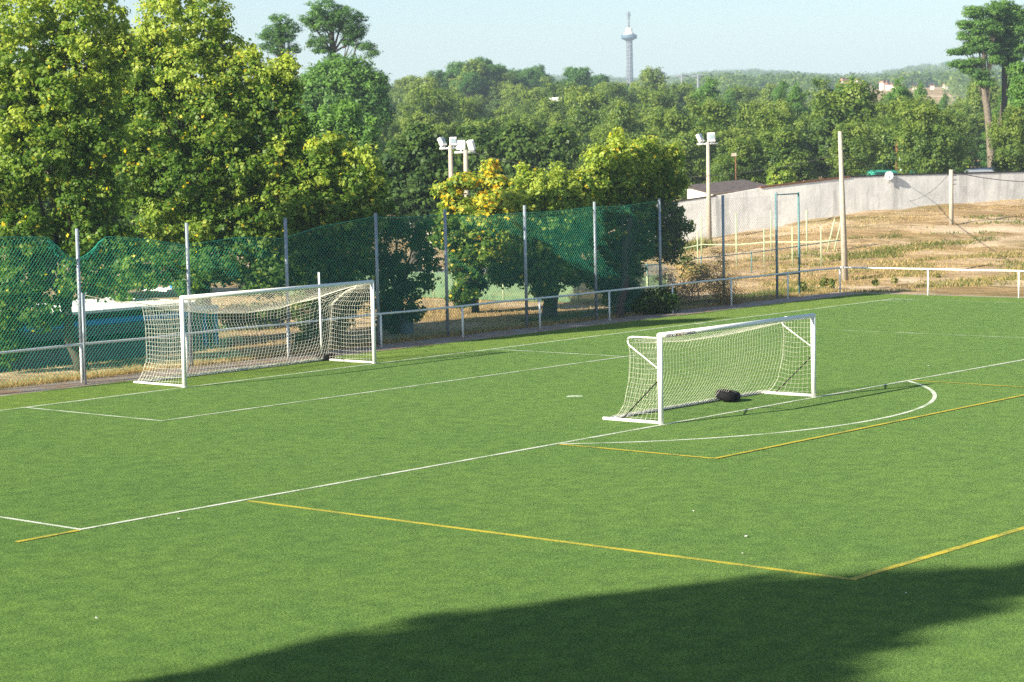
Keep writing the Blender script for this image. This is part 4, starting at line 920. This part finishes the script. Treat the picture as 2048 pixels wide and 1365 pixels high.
x = rng.uniform(18, 36, 1500); y = 5.0+rng.rand(1500)*1.6; tufts('green_weeds', np.stack([x, y], -1), .20, 9, 'green weeds at the fence foot below the trees', M['weed_leaf'], .42, .14, .016, .12, seed=4)
def patchy(A, f, th, sd=0):
    x, y = A[:, 0]*f+sd, A[:, 1]*f; v = np.sin(x+1.7*np.sin(y*.8))+np.sin(y*1.3+1.1*np.sin(x*.6+sd))+.6*np.sin(x*2.9+y*2.1)
    return A[v+.5*rng.randn(len(A)) > th]
def field(px0, px1, d0, d1, n): 
    p = rng.uniform(px0, px1, n); d = rng.uniform(d0, d1, n); l = (p-1024)/F*d
    return np.stack([CAM[0]+hx[0]*d+r0[0]*l, CAM[1]+hx[1]*d+r0[1]*l], -1)
tufts('bank_weeds', np.concatenate([patchy(field(1780, 1990, 116, 124, 1500),   .5, .8), patchy(field(1660, 1800, 113, 122, 900), .5, .2), patchy(field(1380, 2080, 110, 130, 2500), .35, 1.9, 3)]), .15, 10, 'brown and green weeds on the steep bank', M['weed_leaf'], .52, .16, .03, .3, seed=5)
A = patchy(field(1540, 2110, 93.5, 112, 6000), .7, .6, 1); A = A[(A[:, 0] > 36.8) | (A[:, 1] > 4.8)]
tufts('verge_weeds', A, .14, 9, 'dry weeds on the rough verge beyond the corner of the pitch', M['weed_leaf'], .66, .18, .022, .25, seed=6)
tufts('hill_straw', patchy(field(1380, 2120, 124, 150, 4000), .25, .6, 5), .06, 7, 'short straw on the dry rise below the white wall', M['weed_leaf'], .86, .08, .03, .5, seed=7)
tufts('wall_weeds', field(1380, 1420, 128, 130, 60), .5, 8, 'tall weeds at the foot of the white wall', M['weed_leaf'], .55, .1, .04, .4, seed=8)
for i, (px, d, s_) in enumerate([(1605, 93.5, .55), (1650, 96, .6), (1665, 95.5, .5), (1752, 96, .5), (1790, 97, .35), (2030, 98, .4), (1875, 100, .3)]):
    near_tree('weed_plant', px, d, [(px, at(0, 0, 1)[0]*0+(278+.0*px+(6.38-hz(*on_x(px, d)))*F/d-9*s_), 12*s_, 16*s_, .05)], .01,
              ['tall bright weed beside the gate frame', 'bushy green weed left of the corner pole', 'leafy weed close to the corner pole', 'dark green weed right of the corner pole', 'low dull weed on the verge past the corner', 'green weed on the verge at the right edge', 'small weed on the verge behind the side railing'][i],
              90+i, leafm='weed_leaf', density=45, clump_r=.12, per=10, size=.12, tint0=.42, tvar=.1, top_gain=0, nl=1, cat='weed')
# fallen scraps on the pitch
for i, (px, py, s_) in enumerate([(1492, 1076, .045), (1485, 1110, .025), (193, 1240, .035), (357, 1040, .03), (1857, 734, .05), (1812, 1190, .025), (1387, 1025, .03)]):
    dr = fw+rt*(px-1024)/F-up*(py-682.5)/F; t = -CAM[2]/dr[2]; q = CAM+t*dr
    p = MB(); vs = [(s_*(rnd.uniform(.4, .7))*math.cos(a), s_*(rnd.uniform(.4, .7))*math.sin(a), .014+rnd.uniform(0, .02)) for a in np.linspace(0, 5.2, 6)]
    p.add(vs+[(v_[0], v_[1], v_[2]+.004) for v_ in vs], [(5, 4, 3, 2, 1, 0), (6, 7, 8, 9, 10, 11)]+[(k, (k+1) % 6, 6+(k+1) % 6, 6+k) for k in range(6)])
    o = p.build('paper_scrap', M['litter']); o.location = (q[0], q[1], .002)
    tag(o, 'small pale scrap lying on the turf', 'litter', 'pale scraps on the turf')

# ------------------------------------------------------------------ tower and village
q = on_x(1262, 1500); z = hz(*q)-2; k = 1500/F
g = empty('radio_tower', (*q, z), 'tall lattice tower with a round platform and a spire on the horizon', 'tower')
def zt_(py): return at(1262, py, 1500)[2]-z
hw_ = 4.3*k
p = MB()
for sx_, sy_ in ((-1, -1), (1, -1), (1, 1), (-1, 1)): p.tube([(sx_*hw_, sy_*hw_, 0), (sx_*hw_*.92, sy_*hw_*.92, zt_(82))], .38, 6)
nb = 14
for j in range(nb):
    za, zb = zt_(82)*j/nb, zt_(82)*(j+1)/nb
    for sx_, sy_, ex, ey in ((-1, -1, 1, -1), (1, -1, 1, 1), (1, 1, -1, 1), (-1, 1, -1, -1)):
        p.tube([(sx_*hw_, sy_*hw_, za), (ex*hw_*.96, ey*hw_*.96, zb)], .22, 5); p.tube([(ex*hw_, ey*hw_, za), (sx_*hw_*.96, sy_*hw_*.96, zb)], .22, 5)
        p.tube([(sx_*hw_, sy_*hw_, zb), (ex*hw_, ey*hw_, zb)], .22, 5)
p.build('shaft', M['tower'], g)
p = MB(); p.box(-hw_*.28, hw_*.28, -hw_*.28, hw_*.28, 0, zt_(84)); p.build('lift_core', M['tower'], g)
p = MB(); p.tube([(0, 0, zt_(83)), (0, 0, zt_(79)), (0, 0, zt_(78.9)), (0, 0, zt_(71))], [6*k, 14*k, 16*k, 16*k], 12); p.build('platform', M['tower_blue'], g)
p = MB(); p.tube([(0, 0, zt_(71)), (0, 0, zt_(66)), (0, 0, zt_(65.9)), (0, 0, zt_(60)), (0, 0, zt_(57))], [13*k, 8*k, 7*k, 7*k, 3*k], 12); p.build('cabin', M['plaster'], g)
p = MB(); p.tube([(0, 0, zt_(57)), (0, 0, zt_(24))], [.7, .4], 6)
p.build('spire', M['tower'], g)
p = MB()
for py in (26, 29, 32, 35, 38): p.tube([(0, 0, zt_(py+1)), (0, 0, zt_(py))], [5*k if py in (29, 32) else 3.5*k]*2, 8)
p.build('antenna', M['tower'], g)
for i, (px, py, w, h_, d) in enumerate([(1684, 168, 16, 9, 880), (1690, 158, 14, 9, 930), (1702, 165, 18, 9, 900), (1712, 157, 14, 8, 940), (1722, 166, 14, 9, 890), (1737, 168, 10, 8, 880), (1770, 161, 16, 7, 930), (1782, 165, 18, 8, 900), (1796, 168, 20, 7, 880), (1830, 168, 8, 6, 900), (1865, 167, 8, 6, 900), (1893, 166, 12, 7, 890)]):
    q = on_x(px, d); base = at(px, py+9, d)[2]; k = d/F; zg = hz(*q)
    rz = -YAW+rnd.uniform(-.5, .5); W_ = w*k; Hh = h_*k; D_ = W_*.8
    g = empty('village_house', (*q, min(zg, base)-1), 'small pale house with an orange tiled roof in the distant village', 'house', 'houses of the distant village', rz)
    bz = max(0, base-(min(zg, base)-1)); t = MB(); t.box(-W_/2, W_/2, -D_/2, D_/2, -1, bz+Hh*.6); t.build('wall', M['plaster'], g)
    t = MB(); a = W_/2+.4; b_ = D_/2+.4; zz = bz+Hh*.6+.01
    t.add([(-a, -b_, zz), (a, -b_, zz), (a, b_, zz), (-a, b_, zz), (-a*.6, 0, zz+Hh*.45), (a*.6, 0, zz+Hh*.45)], [(3, 2, 1, 0), (0, 1, 5, 4), (1, 2, 5), (2, 3, 4, 5), (3, 0, 4)]); t.build('roof', M['tile'], g)
    for sx_ in (-.25, .25):
        t = MB(); t.box(sx_*W_-.6, sx_*W_+.6, -D_/2-.06, -D_/2-.002, bz+.8, bz+2.2); t.build('window', M['dark'], g)
for px, d in ((1366, 650), (1398, 660)):
    q = on_x(px, d); z = hz(*q); g = empty('power_pylon', (*q, z), 'thin pale power pole standing in the distant wood', 'pole', 'power poles in the distant wood')
    p = MB(); p.tube([(0, 0, 0), (0, 0, at(px, 150, d)[2]-z)], [.5, .3], 6); p.build('shaft', M['tower'], g)
    p = MB(); p.tube([np.append(-r0[:2]*2, at(px, 153, d)[2]-z), np.append(r0[:2]*2, at(px, 153, d)[2]-z)], .2, 5); p.build('cross_arm', M['tower'], g)
for px, py, d, w, lb in ((1190, 0, 0, 0, ''), (840, 444, 128, 46, 'white walled hut glimpsed between trunks right of the large goal'), (885, 212, 330, 26, 'pale roofed hut half hidden in the wood above the masts'), (880, 237, 300, 20, 'small grey roofed hut lower in the wood above the masts'), (1113, 209, 320, 20, 'white roofed hut in the middle of the wood')):
    if not w: continue
    q = on_x(px, d); z = hz(*q); k = d/F; W_ = w*k; top = at(px, py-5, d)[2]-z; g = empty('hut', (*q, z), lb, 'hut', None, -YAW)
    t = MB(); t.box(-W_/2, W_/2, -W_*.3, W_*.3, -.5, top-.3); t.build('wall', M['plaster'], g)
    t = MB(); a = W_/2+.2; b_ = W_*.3+.2; t.add([(-a, -b_, top-.29), (a, -b_, top-.29), (a, b_, top-.29), (-a, b_, top-.29), (-a, 0, top+.6), (a, 0, top+.6)], [(3, 2, 1, 0), (0, 1, 5, 4), (2, 3, 4, 5), (1, 2, 5), (3, 0, 4)]); t.build('roof', M['roof_white'], g)

# ------------------------------------------------------------------ unseen tree added out of frame, shaped to throw shade on the near turf
SH = [(-30, -28.2, 2.6), (-27, -28.5, 2.5), (-24, -28.8, 2.6), (-21.2, -29.2, 2.4), (-19.0, -30.3, 1.8), (-17.0, -30.9, 1.2), (-15.2, -31.6, .75), (-13.2, -31.9, .6), (-24, -31.4, 2.0), (-28, -31.5, 2.5), (-21.2, -31.2, 1.5), (-17.4, -32.0, .45), (-31, -30, 2.6), (-11.8, -32.3, .5)]
TB = np.array([-59.0, -22.5]); B = []
cotE = 1/math.tan(SUN_ELEV)
for sx_, sy_, r in SH:
    # centre of the lump: on the sun ray through its shadow, at the trunk's X
    t = (sx_-(TB[0]+.2*(sx_+22)))/(.971*cotE); z = t
    B.append((sx_-t*.971*cotE-TB[0], sy_+t*.239*cotE-TB[1], z, r, r, r*1.0*math.sin(SUN_ELEV)*1.9))
g = empty('unseen_shade_tree', (TB[0], TB[1], -.03), 'unseen tree added out of frame, crown shaped to shade the near turf', 'tree')
rng = np.random.RandomState(5)
link('crown', crown_mesh('crown', B, 7, .40, 24, .26, rng, .4, .1, 'quad', .35, 0, 0, .9), M['wood_leaf'], g)
link('trunk', trunk_mesh('trunk', (0, 0, 0), (B[4][0], B[4][1], B[4][2]), .45, [b[:3] for b in B[:8]], rng), M['bark'], g)

# ------------------------------------------------------------------ air
m, nt, b, L = newmat('air'); nt.nodes.remove(b); vol = nt.nodes.new('ShaderNodeVolumePrincipled')
vol.inputs['Color'].default_value = (.62, .80, 1, 1); vol.inputs['Density'].default_value = .00028; vol.inputs['Anisotropy'].default_value = .1
L.new(vol.outputs[0], nt.nodes['Material Output'].inputs['Volume'])
p = MB(); p.box(-3600, 3600, -3600, 3600, -4, 135, org=(CAM[0], CAM[1], 0)); hzb = p.build('haze', m); tag(hzb, 'pale summer haze', 'haze', kind='stuff')
print('trees in the wood', cnt)
